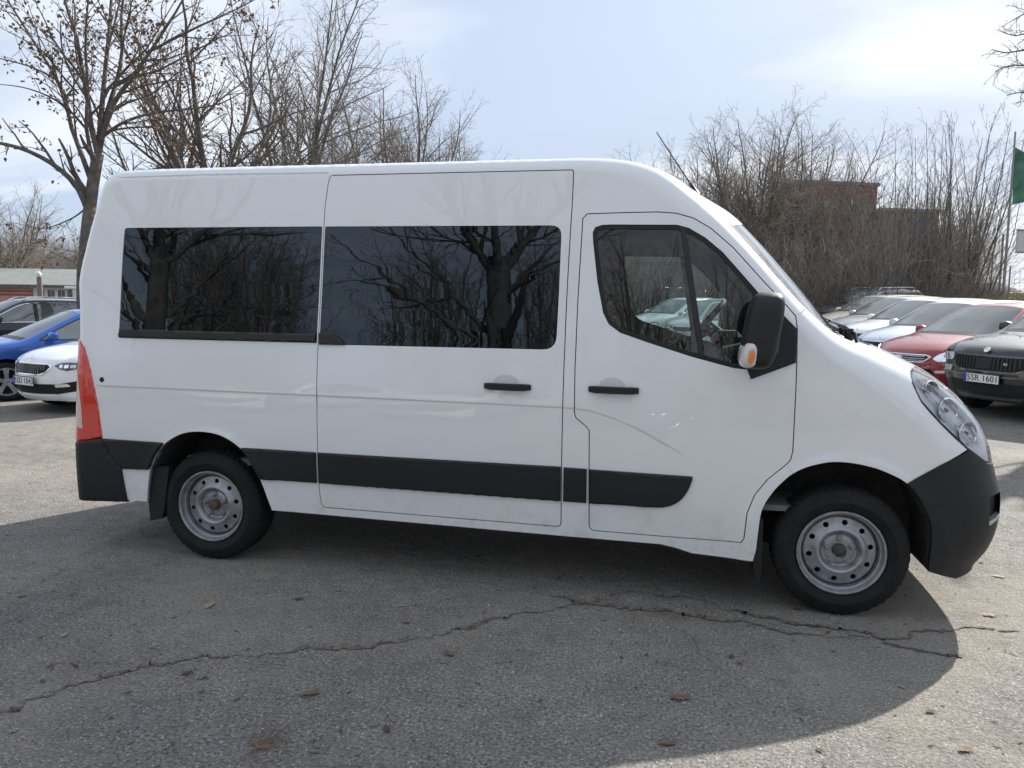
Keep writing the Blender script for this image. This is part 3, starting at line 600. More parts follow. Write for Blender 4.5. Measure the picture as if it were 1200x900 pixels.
for k in range(4): V.strip(g, 31*8+2+k*2, 31*8+3+k*2, -.72, .72, off=.006, nv=20, skirt=.015)
g.build('grille', M['plastic2'], van)
# ---- rear bumper, tail lamps
RP = loopfix(Eseg(iRB, 0)+[(-.90,.325),(-.5657,.3415)]+RBUMP[::-1])
g = MB(); V.skin(g, RP, off=.016, thick=.03, step=.05, sides=(-1, 1), bevel=.008); V.strip(g, 0, iRB, -1, 1, off=.014, nv=24, skirt=.03); g.build('rear_bumper', M['plastic'], van)
TL = loopfix(Eseg(iRB, iT)[0:]+[(-.90, 1.368), (-.87, 1.352)]+[(-.832,1.3173),(-.8016,1.2412),(-.7607,1.0927),(-.7318,.9439),(-.7107,.7521)])
for sd_ in (-1, 1):
    g = MB(); V.skin(g, TL, off=.010, thick=.03, step=.04, sides=(sd_,), bevel=.008); tl = g.build('tail_lamp', M['redlens'], van)
    g = MB(); V.strip(g, iRB+2, iT, *((-1, -.87) if sd_ < 0 else (.87, 1)), off=.012, nv=4, skirt=.02)
    V.skin(g, loopfix(Eseg(iRB+3, iT-6)+[(-.888, 1.20), (-.862, 1.05), (-.848, .92), (-.846, .80)]), off=.0115, thick=.0, step=.03, sides=(sd_,)); g.build('reversing_lens', M['clearlens'], tl)
# ---- mouldings
def band(poly, par, r_=.0):
    g = MB(); V.skin(g, poly, off=.020, thick=.022, bevel=.010, step=.05); return g.build('side_moulding', M['plastic'], par)
band(rnd([(-.6975,.7446),(-.2632,.7408),(-.3296,.6628),(-.3802,.5645),(-.577,.5577),(-.6230,.6048),(-.661,.665)], [0,.02,.06,.01,0,0,0]), van)
band(rnd([(.2553,.7377),(.7465,.7334),(.7465,.5489),(.3765,.5502),(.3189,.6635)], [.02,.005,.005,.01,.05]), van)
band([(.7615,.7329),(2.2045,.7296),(2.2045,.5355),(.7615,.5486)], sdoor)
band([(2.2216,.7272),(2.3477,.7249),(2.3477,.5343),(2.2206,.5352)], van)
band(rnd([(2.3618,.7238),(2.9145,.7160),(2.8936,.6418),(2.8555,.5827),(2.8029,.5478),(2.7492,.5345),(2.3632,.5342)], [0,.012,.05,.04,.03,.03,0]), fdoor)
# fuel/lock plug
g = MB(); y_ = -float(V.Y([-.6985], [1.1163])[0]); g.lathe([(0, -.006), (.013, -.005), (.017, 0), (.017, .006)], (-.6985, y_, 1.1163), 'y', 20); g.build('bump_stop', M['rubber'], van)
# ---- wheel arch liners, underbody
for P_, nm in ((FARCH, 'front'), (RARCH, 'rear')):
    g = MB(); n = len(P_); yo = [-(float(q)-.016) for q in V.Y([p[0] for p in P_], [p[1] for p in P_])]
    VV = [(p[0], y, p[1]) for p, y in zip(P_, yo)]+[(p[0], -.60, p[1]) for p in P_]; FF = [(i, i+1, n+i+1, n+i) for i in range(n-1)]+[tuple(range(n, 2*n))]
    g.add(VV, FF); g.build('wheel_arch_liner', M['liner'], van); g = MB(); g.add([(a, -b_q, c) for a, b_q, c in VV], FF); g.build('wheel_arch_liner', M['liner'], van)
    # return lip of the arch
    for sd_ in (-1, 1):
        g = MB(); q = [(p[0], sd_*(abs(y)+.012), p[1]) for p, y in zip(P_, yo)]; q2 = [(p[0], sd_*(abs(y)-.03), p[1]) for p, y in zip(P_, yo)]; k = (iB+1) if nm == 'front' else n
        q, q2 = q[:k], q2[:k]; g.add(q+q2, [(i, i+1, k+i+1, k+i) for i in range(k-1)])
        g.build('wheel_arch_lip', M['white'], van)
g = MB(); g.box((1.75, 0, .40), (5.3, 1.1, .2)); g.box((1.85, 0, .42), (2.75, 1.9, .15)); g.box((-.72, 0, .45), (.45, 1.7, .15)); g.box((4.27, 0, .42), (.28, 1.4, .25))
g.tube([(3.682, -.8, .34), (3.682, .8, .34)], .05); g.tube([(0, -.8, .34), (0, .8, .34)], .06); g.tube([(.4, .4, .3), (2.2, .35, .28), (3.2, .3, .3)], .04); g.box((.5, -.55, .3), (.12, .1, .12)); g.build('underbody', M['under'], van)
for sd_ in (-1, 1): g = MB(); V.ribbon(g, [(.46, .352), (.70, .345), (2.2, .324), (2.72, .320), (2.86, .297), (2.94, .278), (3.22, .262)], .022, -.03, closed=False, sides=(sd_,)); g.build('sill_flange', M['liner'], van)
for poly, y0 in (([(-.405,.57),(-.27,.585),(-.315,.30),(-.335,.245),(-.415,.225),(-.43,.40)], -.99), ([(3.262,.50),(3.285,.50),(3.285,.12),(3.255,.16),(3.245,.27)], -.985)):
    for s_ in (-1, 1):
        g = MB(); g.prism(poly, 'y', s_*abs(y0), s_*(abs(y0)-.24)); g.build('mud_flap', M['plastic'], van, smooth=False)
# ---- wheels
def rimface(prof, holes, r_out, r_in=0.):
    """disc with real holes; prof (radius, y) from centre outwards"""
    ang = [2*math.pi*k/72 for k in range(72)]; ol = [(r_out*math.cos(a), r_out*math.sin(a)) for a in ang]; ex = []
    for r_, _ in prof:
        if 0 < r_ < r_out: ex += [(r_*math.cos(a+.01), r_*math.sin(a+.01)) for a in (ang if r_ > .05 else ang[::3])]
    P, T = cdt(ol, holes, np.array(ex), .012); rr = np.hypot(P[:, 0], P[:, 1]); pr_ = np.array(sorted(prof)); y = np.interp(rr, pr_[:, 0], pr_[:, 1])
    return P, T, y
def van_wheel(cx, sd_, cz=.342):
    e = bpy.data.objects.new('wheel', None); e.empty_display_size = .1; col.objects.link(e); e.parent = van; e.location = (cx, sd_*.972, cz); y_ = -sd_  # local +y*(-sd_) = inward
    t = MB(); K = 288; Rr = .342; wy = .225
    # (radius, inward offset, kind)  kind: 0 side, 1 shoulder, 2 tread
    prof = [(.212, .030, 0), (.222, .012, 0), (.240, -.006, 0), (.268, -.014, 0), (.270, -.016, 0), (.292, -.014, 0), (.294, -.012, 0), (.312, -.004, 0), (.326, .006, 1), (.335, .014, 1), (.341, .026, 2), (.3425, .040, 2), (.3425, .047, 2), (.333, .0485, 0), (.333, .0565, 0), (.3425, .058, 2), (.344, .084, 2), (.334, .0855, 0), (.334, .0955, 0), (.344, .097, 2), (.344, .124, 2), (.334, .1255, 0), (.334, .1355, 0), (.3425, .137, 2), (.3425, .160, 2), (.333, .1615, 0), (.333, .170, 0), (.3425, .1715, 2), (.341, .190, 2), (.328, .205, 1), (.300, .218, 0), (.25, .22, 0), (.21, .20, 0)]
    VV = []; n = len(prof)
    for j in range(K):
        a = 2*math.pi*j/K; 
        for i, (r_, h, kd) in enumerate(prof):
            rr = r_
            if kd == 2:
                ph = (j+int(h*260)) % 6; rr -= .007 if ph < 1.5 else 0
            elif kd == 1:
                rr -= .0035 if (j % 6) < 2 else 0
            # flattened contact patch
            zz = rr*math.sin(a); zz = max(zz, -cz+.0005) if rr > .3 else zz
            VV.append((rr*math.cos(a), y_*h, zz))
    FF = [(j*n+i, ((j+1) % K)*n+i, ((j+1) % K)*n+i+1, j*n+i+1) for j in range(K) for i in range(n-1)]
    t.add(VV, FF); t.build('tyre', M['tyre'], e, sharp=40)
    lt = MB()
    for a0 in (R(60), R(240)):   # raised sidewall ribs in place of moulded lettering
        for q in range(26):
            if q % 7 == 6: continue
            a = a0+q*.030; lt.add([((.277+dr)*math.cos(a+da), y_*-.0175, (.277+dr)*math.sin(a+da)) for da, dr in ((0, 0), (.018, 0), (.018, .012), (0, .012))], [(0, 1, 2, 3)])
    # rim: outer flange + drop
    r_ = MB(); r_.lathe([(h_r, y_*h_y) for h_r, h_y in ((.222, .012), (.2235, .001), (.220, -.004), (.214, -.004), (.2095, .001), (.2075, .010), (.206, .022), (.203, .030), (.196, .032), (.194, .040), (.1935, .060), (.190, .10), (.186, .19), (.20, .2))], k=96)
    dp = [(0, .058), (.030, .058), (.052, .056), (.068, .056), (.080, .060), (.088, .058), (.098, .040), (.106, .030), (.114, .027), (.124, .030), (.134, .040), (.150, .046), (.166, .048), (.178, .050), (.188, .062), (.1935, .075)]
    holes = [[(.1535*math.cos(a)+.0145*math.cos(t_q), .1535*math.sin(a)+.0145*math.sin(t_q)) for t_q in [2*math.pi*k/18 for k in range(18)]] for a in [2*math.pi*(k+.3)/10 for k in range(10)]]
    P, T, yy = rimface(dp, holes, .193)
    Fq = [tuple(f) for f in T]; VQ = [(p[0], y_*q, p[1]) for p, q in zip(P, yy)]; r_.add(VQ, Fq)
    for a_, b_q in bedges(Fq):
        A, B = VQ[a_], VQ[b_q]
        if math.hypot(A[0], A[2]) < .185: r_.add([A, B, (B[0], B[1]+y_*.012, B[2]), (A[0], A[1]+y_*.012, A[2])], [(0, 1, 2, 3)])
    r_.build('rim', M['steel'], e, sharp=30)
    h = MB(); h.lathe([(0, y_*.020), (.012, y_*.020), (.014, y_*.026), (.022, y_*.026), (.026, y_*.030), (.034, y_*.032), (.036, y_*.058)] if cx > 1 else [(0, y_*.018), (.026, y_*.020), (.032, y_*.026), (.036, y_*.058)], k=28); h.build('hub', M['hub' if cx > 1 else 'rust'], e)
    for k in range(5):
        bo = MB(); a = 2*math.pi*k/5+.35; bo.lathe([(0, y_*.026), (.008, y_*.027), (.0115, y_*.031), (.0125, y_*.044), (.018, y_*.047), (.019, y_*.058)], (.066*math.cos(a), 0, .066*math.sin(a)), 'y', 6)
        bo.build('wheel_bolt', M['bolt'], e, smooth=False)
    bk = MB(); bk.lathe([(0, y_*.12), (.185, y_*.12), (.185, y_*.15)], k=24); bk.build('brake_disc', M['under'], e)
    return e
for cx in (0., 3.682):
    for sd_ in (-1, 1): van_wheel(cx, sd_)
# ---- door mirror
def superbox(secs, n=36, e=4.):
    """secs: list of (y, cx, cz, hx, hz, rot, lean)"""
    VV = []; FF = []
    for (y, cx, cz, hx, hz, ln) in secs:
        for j in range(n):
            a = 2*math.pi*j/n; c_, s_ = math.cos(a), math.sin(a); X = hx*np.sign(c_)*abs(c_)**(2/e); Z = hz*np.sign(s_)*abs(s_)**(2/e)
            VV.append((cx+X+ln*Z, y, cz+Z))
    m_ = len(secs)
    for i in range(m_-1):
        for j in range(n): FF.append((i*n+j, i*n+(j+1) % n, (i+1)*n+(j+1) % n, (i+1)*n+j))
    FF += [tuple(range(n-1, -1, -1)), tuple((m_-1)*n+j for j in range(n))]
    return VV, FF
for sd_ in (-1, 1):
    g = MB(); secs = [(-1.36, 3.215, 1.50, .035, .12, .14), (-1.352, 3.212, 1.50, .060, .150, .14), (-1.33, 3.209, 1.50, .078, .172, .14), (-1.29, 3.208, 1.50, .084, .184, .14), (-1.24, 3.208, 1.50, .086, .188, .14), (-1.19, 3.208, 1.50, .084, .184, .14), (-1.15, 3.206, 1.50, .072, .172, .14), (-1.13, 3.208, 1.50, .05, .14, .14)]
    VV, FF = superbox([(abs(s_[0])*sd_,)+s_[1:] for s_ in secs]); g.add(VV, FF); mir = g.build('door_mirror', M['plastic2' if sd_ > 0 else 'plastic'], fdoor if sd_ < 0 else far, sharp=60)
    g = MB(); g.box((3.255, sd_*1.10, 1.42), (.10, .16, .12), bev=.03); g.box((3.275, sd_*1.08, 1.55), (.07, .12, .07), bev=.02); g.build('mirror_arm', M['plastic'], mir)
    g = MB(); VV, FF = superbox([(sd_*1.366, 3.150, 1.388, .012, .030, .1), (sd_*1.360, 3.152, 1.388, .026, .050, .1), (sd_*1.345, 3.152, 1.388, .037, .062, .1), (sd_*1.29, 3.144, 1.388, .040, .066, .1), (sd_*1.23, 3.142, 1.388, .040, .066, .1)], 24, 2.4); g.add(VV, FF); mi_ = g.build('mirror_indicator', M['indic'], mir)
    g = MB(); VV, FF = superbox([(sd_*1.3695, 3.153, 1.380, .008, .020, .1), (sd_*1.367, 3.154, 1.380, .016, .032, .1), (sd_*1.352, 3.154, 1.380, .022, .040, .1)], 20, 2.2); g.add(VV, FF); g.build('amber_bulb', M['orange'], mi_)
# ---- antenna
g = MB(); g.tube([(2.885, -.33, 2.285), (2.875, -.33, 2.315), (2.85, -.33, 2.355)], [.030, .017, .009], 10); g.tube([(2.855, -.33, 2.348), (2.75, -.34, 2.50), (2.645, -.35, 2.655)], [.0050, .0040, .0030], 6); g.build('antenna', M['plastic2'], van)
# ---- cab interior
g = MB(); g.prism([(3.00, 1.02), (3.02, 1.27), (3.10, 1.36), (3.30, 1.40), (3.50, 1.385), (3.66, 1.36), (3.75, 1.2), (3.7, .9), (3.1, .9)], 'y', -.90, .90)
g.box((3.14, .38, 1.40), (.20, .42, .12), bev=.04); g.build('dashboard', M['trim'], van)
g = MB(); g.box((2.225, 0, 1.55), (.02, 1.80, 1.4)); g.box((2.50, 0, 2.15), (.55, 1.5, .02)); g.box((2.9, 0, .55), (1.5, 1.86, .03)); g.build('cab_lining', M['head'], van)  # upright sheet behind the seats is added to stand for the dark rear interior
g = MB(); g.box((1.0, 0, .62), (2.4, 1.8, .04)); g.box((-.6, 0, 1.4), (.02, 1.7, 1.4)); g.build('cargo_floor', M['head'], van)
def seat(y, wd):
    g = MB(); g.box((2.62, y, .92), (.48, wd, .16), bev=.05); g.box((2.60, y, .72), (.4, wd*.8, .30), bev=.02)
    g.box((2.37, y, 1.25), (.13, wd, .62), rot=Matrix.Rotation(R(-12), 3, 'Y'), bev=.05); s_ = g.build('seat', M['seat'], van)
    for k in ((-.2, .2) if wd > .7 else (0,)): 
        h = MB(); h.box((2.295, y+k, 1.66), (.10, .27, .17), rot=Matrix.Rotation(R(-8), 3, 'Y'), bev=.04); h.tube([(2.31, y+k-.07, 1.50), (2.30, y+k-.07, 1.62)], .007, 6); h.tube([(2.31, y+k+.07, 1.50), (2.30, y+k+.07, 1.62)], .007, 6); h.build('headrest', M['seat'], s_)
seat(-.42, .86); seat(.50, .52)
g = MB(); rm = Matrix.Rotation(R(-48), 3, 'Y'); c0 = Vector((2.99, .42, 1.50)); ring = [c0+rm @ Vector((.0, .20*math.cos(a), .20*math.sin(a))) for a in [2*math.pi*k/32 for k in range(33)]]
ring = [c0+Matrix.Rotation(R(40), 3, 'Y') @ Vector((0, .20*math.cos(a), .20*math.sin(a))) for a in [2*math.pi*k/32 for k in range(33)]]
g.tube(ring, .016, 8, cap=False)
for a in (R(0), R(180), R(270)): g.tube([c0+Vector((.04, 0, -.04)), c0+Matrix.Rotation(R(40), 3, 'Y') @ Vector((0, .19*math.cos(a), .19*math.sin(a)))], [.03, .014], 8)
g.tube([c0+Vector((.02, 0, -.02)), c0+Vector((.30, 0, -.22))], [.05, .045], 10); g.build('steering_wheel', M['trim'], van)
# ---------------------------------------------------------------- ground
def ground_mat():
    m_, n, l, b = new_mat('asphalt'); t = n.new('ShaderNodeTexCoord')
    def noise(sc, det=4, ro=.55, vec=None):
        z = n.new('ShaderNodeTexNoise'); z.inputs['Scale'].default_value = sc; z.inputs['Detail'].default_value = det; z.inputs['Roughness'].default_value = ro; l.new(vec or t.outputs['Object'], z.inputs['Vector']); return z.outputs[0]
    def ramp(i, p0, c0, p1, c1):
        r_ = n.new('ShaderNodeValToRGB'); r_.color_ramp.elements[0].position = p0; r_.color_ramp.elements[0].color = (*c0, 1); r_.color_ramp.elements[1].position = p1; r_.color_ramp.elements[1].color = (*c1, 1); l.new(i, r_.inputs[0]); return r_.outputs[0]
    def mix(f, a, b2, mode='MIX'):
        q = n.new('ShaderNodeMixRGB'); q.blend_type = mode
        if isinstance(f, float): q.inputs[0].default_value = f
        else: l.new(f, q.inputs[0])
        l.new(a, q.inputs[1]); l.new(b2, q.inputs[2]); return q.outputs[0]
    base = ramp(noise(.55, 5, .6), .32, (.148, .143, .135), .68, (.222, .212, .198))
    fine = ramp(noise(70, 3, .7), .32, (.28, .28, .29), .70, (1.8, 1.77, 1.72)); base = mix(1.0, base, fine, 'MULTIPLY')
    mid = ramp(noise(9, 4, .65), .3, (.82, .82, .82), .7, (1.16, 1.15, 1.13)); base = mix(1.0, base, mid, 'MULTIPLY')
    # pale chippings set in the binder
    vo = n.new('ShaderNodeTexVoronoi'); vo.inputs['Scale'].default_value = 62; l.new(t.outputs['Object'], vo.inputs['Vector'])
    sp = n.new('ShaderNodeSeparateColor'); l.new(vo.outputs['Color'], sp.inputs[0])
    g1 = n.new('ShaderNodeMath'); g1.operation = 'GREATER_THAN'; g1.inputs[1].default_value = .72; l.new(sp.outputs[0], g1.inputs[0])
    l1 = n.new('ShaderNodeMath'); l1.operation = 'LESS_THAN'; l1.inputs[1].default_value = .26; l.new(vo.outputs['Distance'], l1.inputs[0])
    an = n.new('ShaderNodeMath'); an.operation = 'MULTIPLY'; l.new(g1.outputs[0], an.inputs[0]); l.new(l1.outputs[0], an.inputs[1])
    chip = n.new('ShaderNodeRGB'); chip.outputs[0].default_value = (.42, .40, .37, 1); base = mix(an.outputs[0], base, chip.outputs[0])
    # worn sandy patches, and brown organic dirt patches
    sand = n.new('ShaderNodeRGB'); sand.outputs[0].default_value = (.34, .30, .25, 1)
    base = mix(ramp(noise(.35, 8, .66), .50, (0, 0, 0), .72, (.55, .55, .55)), base, sand.outputs[0])
    dirt = n.new('ShaderNodeRGB'); dirt.outputs[0].default_value = (.085, .066, .048, 1)
    mp = n.new('ShaderNodeMapping'); mp.inputs['Location'].default_value = (7, 3, 0); l.new(t.outputs['Object'], mp.inputs[0])
    base = mix(ramp(noise(2.6, 9, .72, mp.outputs[0]), .56, (0, 0, 0), .72, (.6, .6, .6)), base, dirt.outputs[0])
    # hairline cracking
    vc = n.new('ShaderNodeTexVoronoi'); vc.feature = 'DISTANCE_TO_EDGE'; vc.inputs['Scale'].default_value = .55
    ds = n.new('ShaderNodeMixRGB'); ds.blend_type = 'LINEAR_LIGHT'; ds.inputs[0].default_value = .12; l.new(t.outputs['Object'], ds.inputs[1]); zz = n.new('ShaderNodeTexNoise'); zz.inputs['Scale'].default_value = 3; zz.inputs['Detail'].default_value = 6; l.new(t.outputs['Object'], zz.inputs['Vector']); l.new(zz.outputs[1], ds.inputs[2]); l.new(ds.outputs[0], vc.inputs['Vector'])
    cm = ramp(vc.outputs['Distance'], 0, (.5, .5, .5), .006, (0, 0, 0)); msk = ramp(noise(.8, 2), .48, (0, 0, 0), .60, (1, 1, 1)); cm = mix(1.0, cm, msk, 'MULTIPLY')
    base = mix(cm, base, dirt.outputs[0]); l.new(base, b.inputs['Base Color']); b.inputs['Roughness'].default_value = .86; b.inputs['Specular IOR Level'].default_value = .35
    b1 = n.new('ShaderNodeBump'); b1.inputs['Strength'].default_value = .75; b1.inputs['Distance'].default_value = .012; l.new(noise(85, 3, .7), b1.inputs['Height'])
    b2 = n.new('ShaderNodeBump'); b2.inputs['Strength'].default_value = .5; b2.inputs['Distance'].default_value = .05; l.new(noise(6, 5, .6), b2.inputs['Height']); l.new(b1.outputs[0], b2.inputs['Normal']); l.new(b2.outputs[0], b.inputs['Normal'])
    return m_
M['asphalt'] = ground_mat()
gx = np.concatenate([-np.geomspace(1400, 30, 16), np.arange(-28, 46, 2.), np.geomspace(48, 1400, 16)]); gy = np.concatenate([-np.geomspace(1400, 30, 12), np.arange(-28, 62, 2.), np.geomspace(64, 1800, 16)])
g = MB(); nx, ny = len(gx), len(gy); VV = [(x, y, float(gz(min(x, 60), min(y, 75)))) for y in gy for x in gx]
g.add(VV, [(j*nx+i, j*nx+i+1, (j+1)*nx+i+1, (j+1)*nx+i) for j in range(ny-1) for i in range(nx-1)])
tag(g.build('ground', M['asphalt'], sharp=None), kind='structure')
# long cracks filled with dirt
M['dirt'] = pr('dirt_filled_crack', (.145, .118, .092), rough=.95, var=.6, vscale=30, bump=.8, bscale=60)
rg = random.Random(4)
def crack(pts, w0, seed, z=.004):
    rq = random.Random(seed); P = [tuple(q) for q in catmull(pts, 26)]; Lf = []; Rt = []
    ox = oy = 0; ww = w0
    for i, p in enumerate(P):
        ox = ox*.88+rq.gauss(0, .010); oy = oy*.88+rq.gauss(0, .010); ww = max(w0*.25, min(w0*2.4, ww+rq.gauss(0, w0*.30)))
        a = P[max(0, i-1)]; b_ = P[min(len(P)-1, i+1)]; d = np.array([b_[0]-a[0], b_[1]-a[1]]); d /= np.linalg.norm(d)+1e-9; nn = np.array([-d[1], d[0]])
        e = min(1, i/4, (len(P)-1-i)/4); Lf.append((p[0]+ox+nn[0]*ww*e*rq.uniform(.5, 1.2), p[1]+oy+nn[1]*ww*e*rq.uniform(.5, 1.2), z)); Rt.append((p[0]+ox-nn[0]*ww*e*rq.uniform(.5, 1.2), p[1]+oy-nn[1]*ww*e*rq.uniform(.5, 1.2), z))
    k = len(P); g = MB(); g.add(Lf+Rt, [(i, k+i, k+i+1, i+1) for i in range(k-1)]); tag(g.build('asphalt_crack', M['dirt']), kind='structure')
def gp(px, py, z=0.):
    d = fw*FL+rv*(px-600)-uv*(py-450); t = (z-CZ)/d.z; return (CX+d.x*t, CY+d.y*t)
CRK = [[(0,835),(60,812),(150,788),(240,772),(330,764),(430,757),(500,746),(560,733),(620,718),(690,704)], [(640,700),(720,710),(810,722),(900,735),(1000,747),(1100,741),(1200,738)], [(690,704),(740,695),(800,700),(860,716),(930,729),(1010,742),(1060,760),(1130,770)],
       [(120,600),(170,606),(230,612),(300,640)]]
for i, cpx in enumerate(CRK): crack([gp(*q) for q in cpx], [.010, .010, .008, .004, .005, .008][i], i, .004+.0012*i)

# ---------------------------------------------------------------- leaves, litter
M['leaf'] = pr('dead_leaf', (.17, .105, .062), rough=.8, var=.35, vscale=25); M['leaf2'] = pr('dead_leaf_dark', (.09, .055, .032), rough=.85, var=.35, vscale=25); M['leaf3'] = pr('dead_leaf_pale', (.36, .28, .17), rough=.8, var=.3, vscale=25)
def leaf_shape(kind, s, rq):
    if kind == 0:   # lobed oak leaf
        prof = [(0, .02), (.10, .10), (.18, .26), (.26, .12), (.38, .40), (.46, .16), (.58, .36), (.66, .16), (.78, .22), (.88, .12), (1, .01)]
    elif kind == 1: prof = [(0, .01), (.2, .16), (.45, .24), (.7, .17), (1, .0)]
    else: prof = [(0, .02), (.15, .2), (.3, .1), (.5, .22), (.75, .09), (1, .0)]
    V_ = []; F_ = []; cu = rq.uniform(.1, .5); bend = rq.uniform(-.25, .25)
    for t, h in prof:
        y0 = bend*(t-.5)**2
        for s_ in (-1, 0, 1): V_.append(((t-.5)*s, (y0+s_*h*rq.uniform(.8, 1.15))*s, s*(.03+cu*abs(s_)*h*.55+.08*abs(t-.5)+rq.uniform(0, .025))))
    for i in range(len(prof)-1):
        for j in (0, 1): a = i*3+j; F_.append((a, a+1, a+4, a+3))
    V_ += [((-.5)*s, -.006*s, .02*s), (-.85*s, .03*s, .05*s), (-.85*s, .045*s, .05*s), (-.5*s, .01*s, .02*s)]; b_ = len(V_)-4; F_.append((b_, b_+1, b_+2, b_+3))
    return V_, F_
LEAVES = [(526,767,.085,0,'leaf','brown oak leaf lying on the shaded asphalt below the middle of the van'), (797,819,.11,0,'leaf','crumpled reddish-brown leaf on the shaded asphalt below the front door'), (782,873,.09,1,'leaf','curled reddish-brown leaf near the bottom edge, left of the shadow edge'),
    (245,711,.11,1,'leaf3','pale brown curled leaf on the asphalt below the rear wheel'), (362,815,.12,2,'leaf','long brown leaf lying on the asphalt just below the long crack'), (453,856,.07,1,'leaf2','small dark brown leaf on the asphalt at lower centre'), (1161,722,.10,2,'leaf3','pale straw-coloured leaf on the sunlit asphalt beyond the shadow edge'), (1168,676,.10,2,'leaf3','pale leaf on the sunlit asphalt behind the front bumper')]
small = [(470,711),(476,730),(290,762),(350,703),(88,781),(220,790),(50,799),(17,833),(150,813),(40,660),(25,700),(240,795),(757,768),(728,771),(655,678),(970,742),(857,770),(867,778),(540,828),(525,701),(560,653),(440,720),(700,740),(934,715),(1130,880),(1090,835),(960,880),(1150,660),(1185,640),(130,842),(75,745),(60,780)]
mesh_cache = {}
def leaf(px, py, s_, kd, mt, seed):
    rq = random.Random(seed); V_, F_ = leaf_shape(kd, s_*.8, rq); g = MB(); g.add(V_, F_); o = g.build('fallen_leaf', M[mt], sharp=60); x, y = gp(px, py); o.location = (x, y, .003); o.rotation_euler = (0, 0, rq.uniform(0, 6.28)); return o
for i, (px, py, s_, kd, mt, lb) in enumerate(LEAVES): tag(leaf(px, py, s_, kd, mt, i+50), lb, 'leaf')
for i, (px, py) in enumerate(small):
    tag(leaf(px, py, rg.uniform(.035, .075), rg.choice([0, 1, 2]), rg.choice(['leaf', 'leaf2', 'leaf2', 'leaf3']), i), 'small dead leaf scrap, one of many scattered over the asphalt', 'leaf', 'small dead leaves on the asphalt')
# root-like dry twig near the bottom
g = MB(); x, y = gp(300, 880)
for k in range(9):
    a = rg.uniform(0, 6.28); p = Vector((x, y, .012)); pts = [p]
    for q in range(5): a += rg.uniform(-.6, .6); p = p+Vector((math.cos(a), math.sin(a), rg.uniform(-.02, .03)))*(.028 if k else .05); p.z = max(.006, p.z); pts.append(p)
    g.tube(pts, [.003, .003, .0025, .002, .0015, .001], 5)
tag(g.build('dry_twig', M['leaf']), 'tangled dry brown twig lying on the asphalt near the bottom left', 'twig')
def scatter(name, n_, xr, yr, fn, mat, seed, label=None):
    rq = np.random.RandomState(seed); VV = []; FF = []
    for k in range(n_):
        x = rq.uniform(*xr); y = rq.uniform(*yr); v, f = fn(rq); a = rq.uniform(0, 6.28); c, s_ = math.cos(a), math.sin(a); b_ = len(VV); z = float(gz(x, y))
        VV += [(x+p[0]*c-p[1]*s_, y+p[0]*s_+p[1]*c, z+p[2]) for p in v]; FF += [tuple(b_+i for i in q) for q in f]
    g = MB(); g.add(VV, FF); o = g.build(name, mat, smooth=False, recalc=False); tag(o, label, kind='stuff'); return o
def pebble(rq):
    s_ = .0025+.006*rq.rand()**2.5; v = [(s_*rq.uniform(.7, 1.4), 0, 0), (0, s_, 0), (-s_, 0, 0), (0, -s_*rq.uniform(.6, 1.2), 0), (rq.uniform(-.3, .3)*s_, 0, s_*rq.uniform(.5, 1.0))]; return v, [(0, 1, 4), (1, 2, 4), (2, 3, 4), (3, 0, 4)]
def crumb(rq):
    l_ = .006+.022*rq.rand()**2; w_ = .002+.004*rq.rand(); h = .004; return [(-l_, 0, .001), (0, -w_, h*rq.rand()), (l_, rq.uniform(-1, 1)*w_, .001+h*rq.rand()), (0, w_, h)], [(0, 1, 2), (0, 2, 3)]
M['peb'] = pr('pale_chippings', (.30, .285, .26), rough=.8, var=.5, vscale=6)
scatter('loose_chippings', 5200, (-3.5, 6.5), (-3.4, 3.5), pebble, M['peb'], 1, 'loose pale chippings over the asphalt')
scatter('leaf_crumbs', 2600, (-4, 7), (-3.4, 4), crumb, M['leaf2'], 2, 'dark crumbs of leaf and twig over the asphalt')
scatter('leaf_crumbs', 700, (-9, 9), (-3.4, 9), crumb, M['leaf3'], 3, 'pale crumbs of leaf and bark over the asphalt')

# ---------------------------------------------------------------- cars
def mkW(tab, nn=6):
    c = catmull(np.array(tab).T, nn); z, y = c[:, 0], c[:, 1]
    return lambda X, Z: np.interp(Z, z, y)
HATCH = np.array([(-2.02,.25,-2.10,.25,.22,.2),(-2.08,.45,-2.16,.45,.22,.24),(-2.09,.65,-2.17,.65,.22,.24),(-2.05,.85,-2.13,.86,.20,.22),(-1.98,.99,-2.05,1.01,.12,.15),(-1.84,1.14,-1.90,1.16,.08,.08),(-1.66,1.30,-1.72,1.33,.07,.07),(-1.45,1.385,-1.47,1.425,.07,.06),(-1.1,1.425,-1.1,1.465,.07,.06),(-.6,1.447,-.6,1.488,.07,.06),(-.1,1.443,-.1,1.483,.07,.06),(.16,1.41,.18,1.455,.06,.06),
 (.40,1.30,.46,1.34,.05,.05),(.68,1.155,.78,1.19,.05,.05),(.98,1.00,1.12,1.03,.07,.06),(1.14,.955,1.26,.985,.10,.09),(1.4,.92,1.5,.945,.14,.13),(1.68,.865,1.78,.885,.20,.2),(1.88,.795,1.99,.80,.30,.3),(1.965,.72,2.09,.715,.36,.38),(2.00,.60,2.13,.60,.38,.42),(2.01,.45,2.15,.45,.38,.42),(1.99,.30,2.12,.30,.38,.42),(1.95,.20,2.06,.20,.36,.40)])
HW = mkW([[.18,.30,.45,.60,.75,.87,.95,1.10,1.30,1.42,1.5],[.81,.845,.868,.884,.892,.890,.862,.800,.715,.655,.62]])
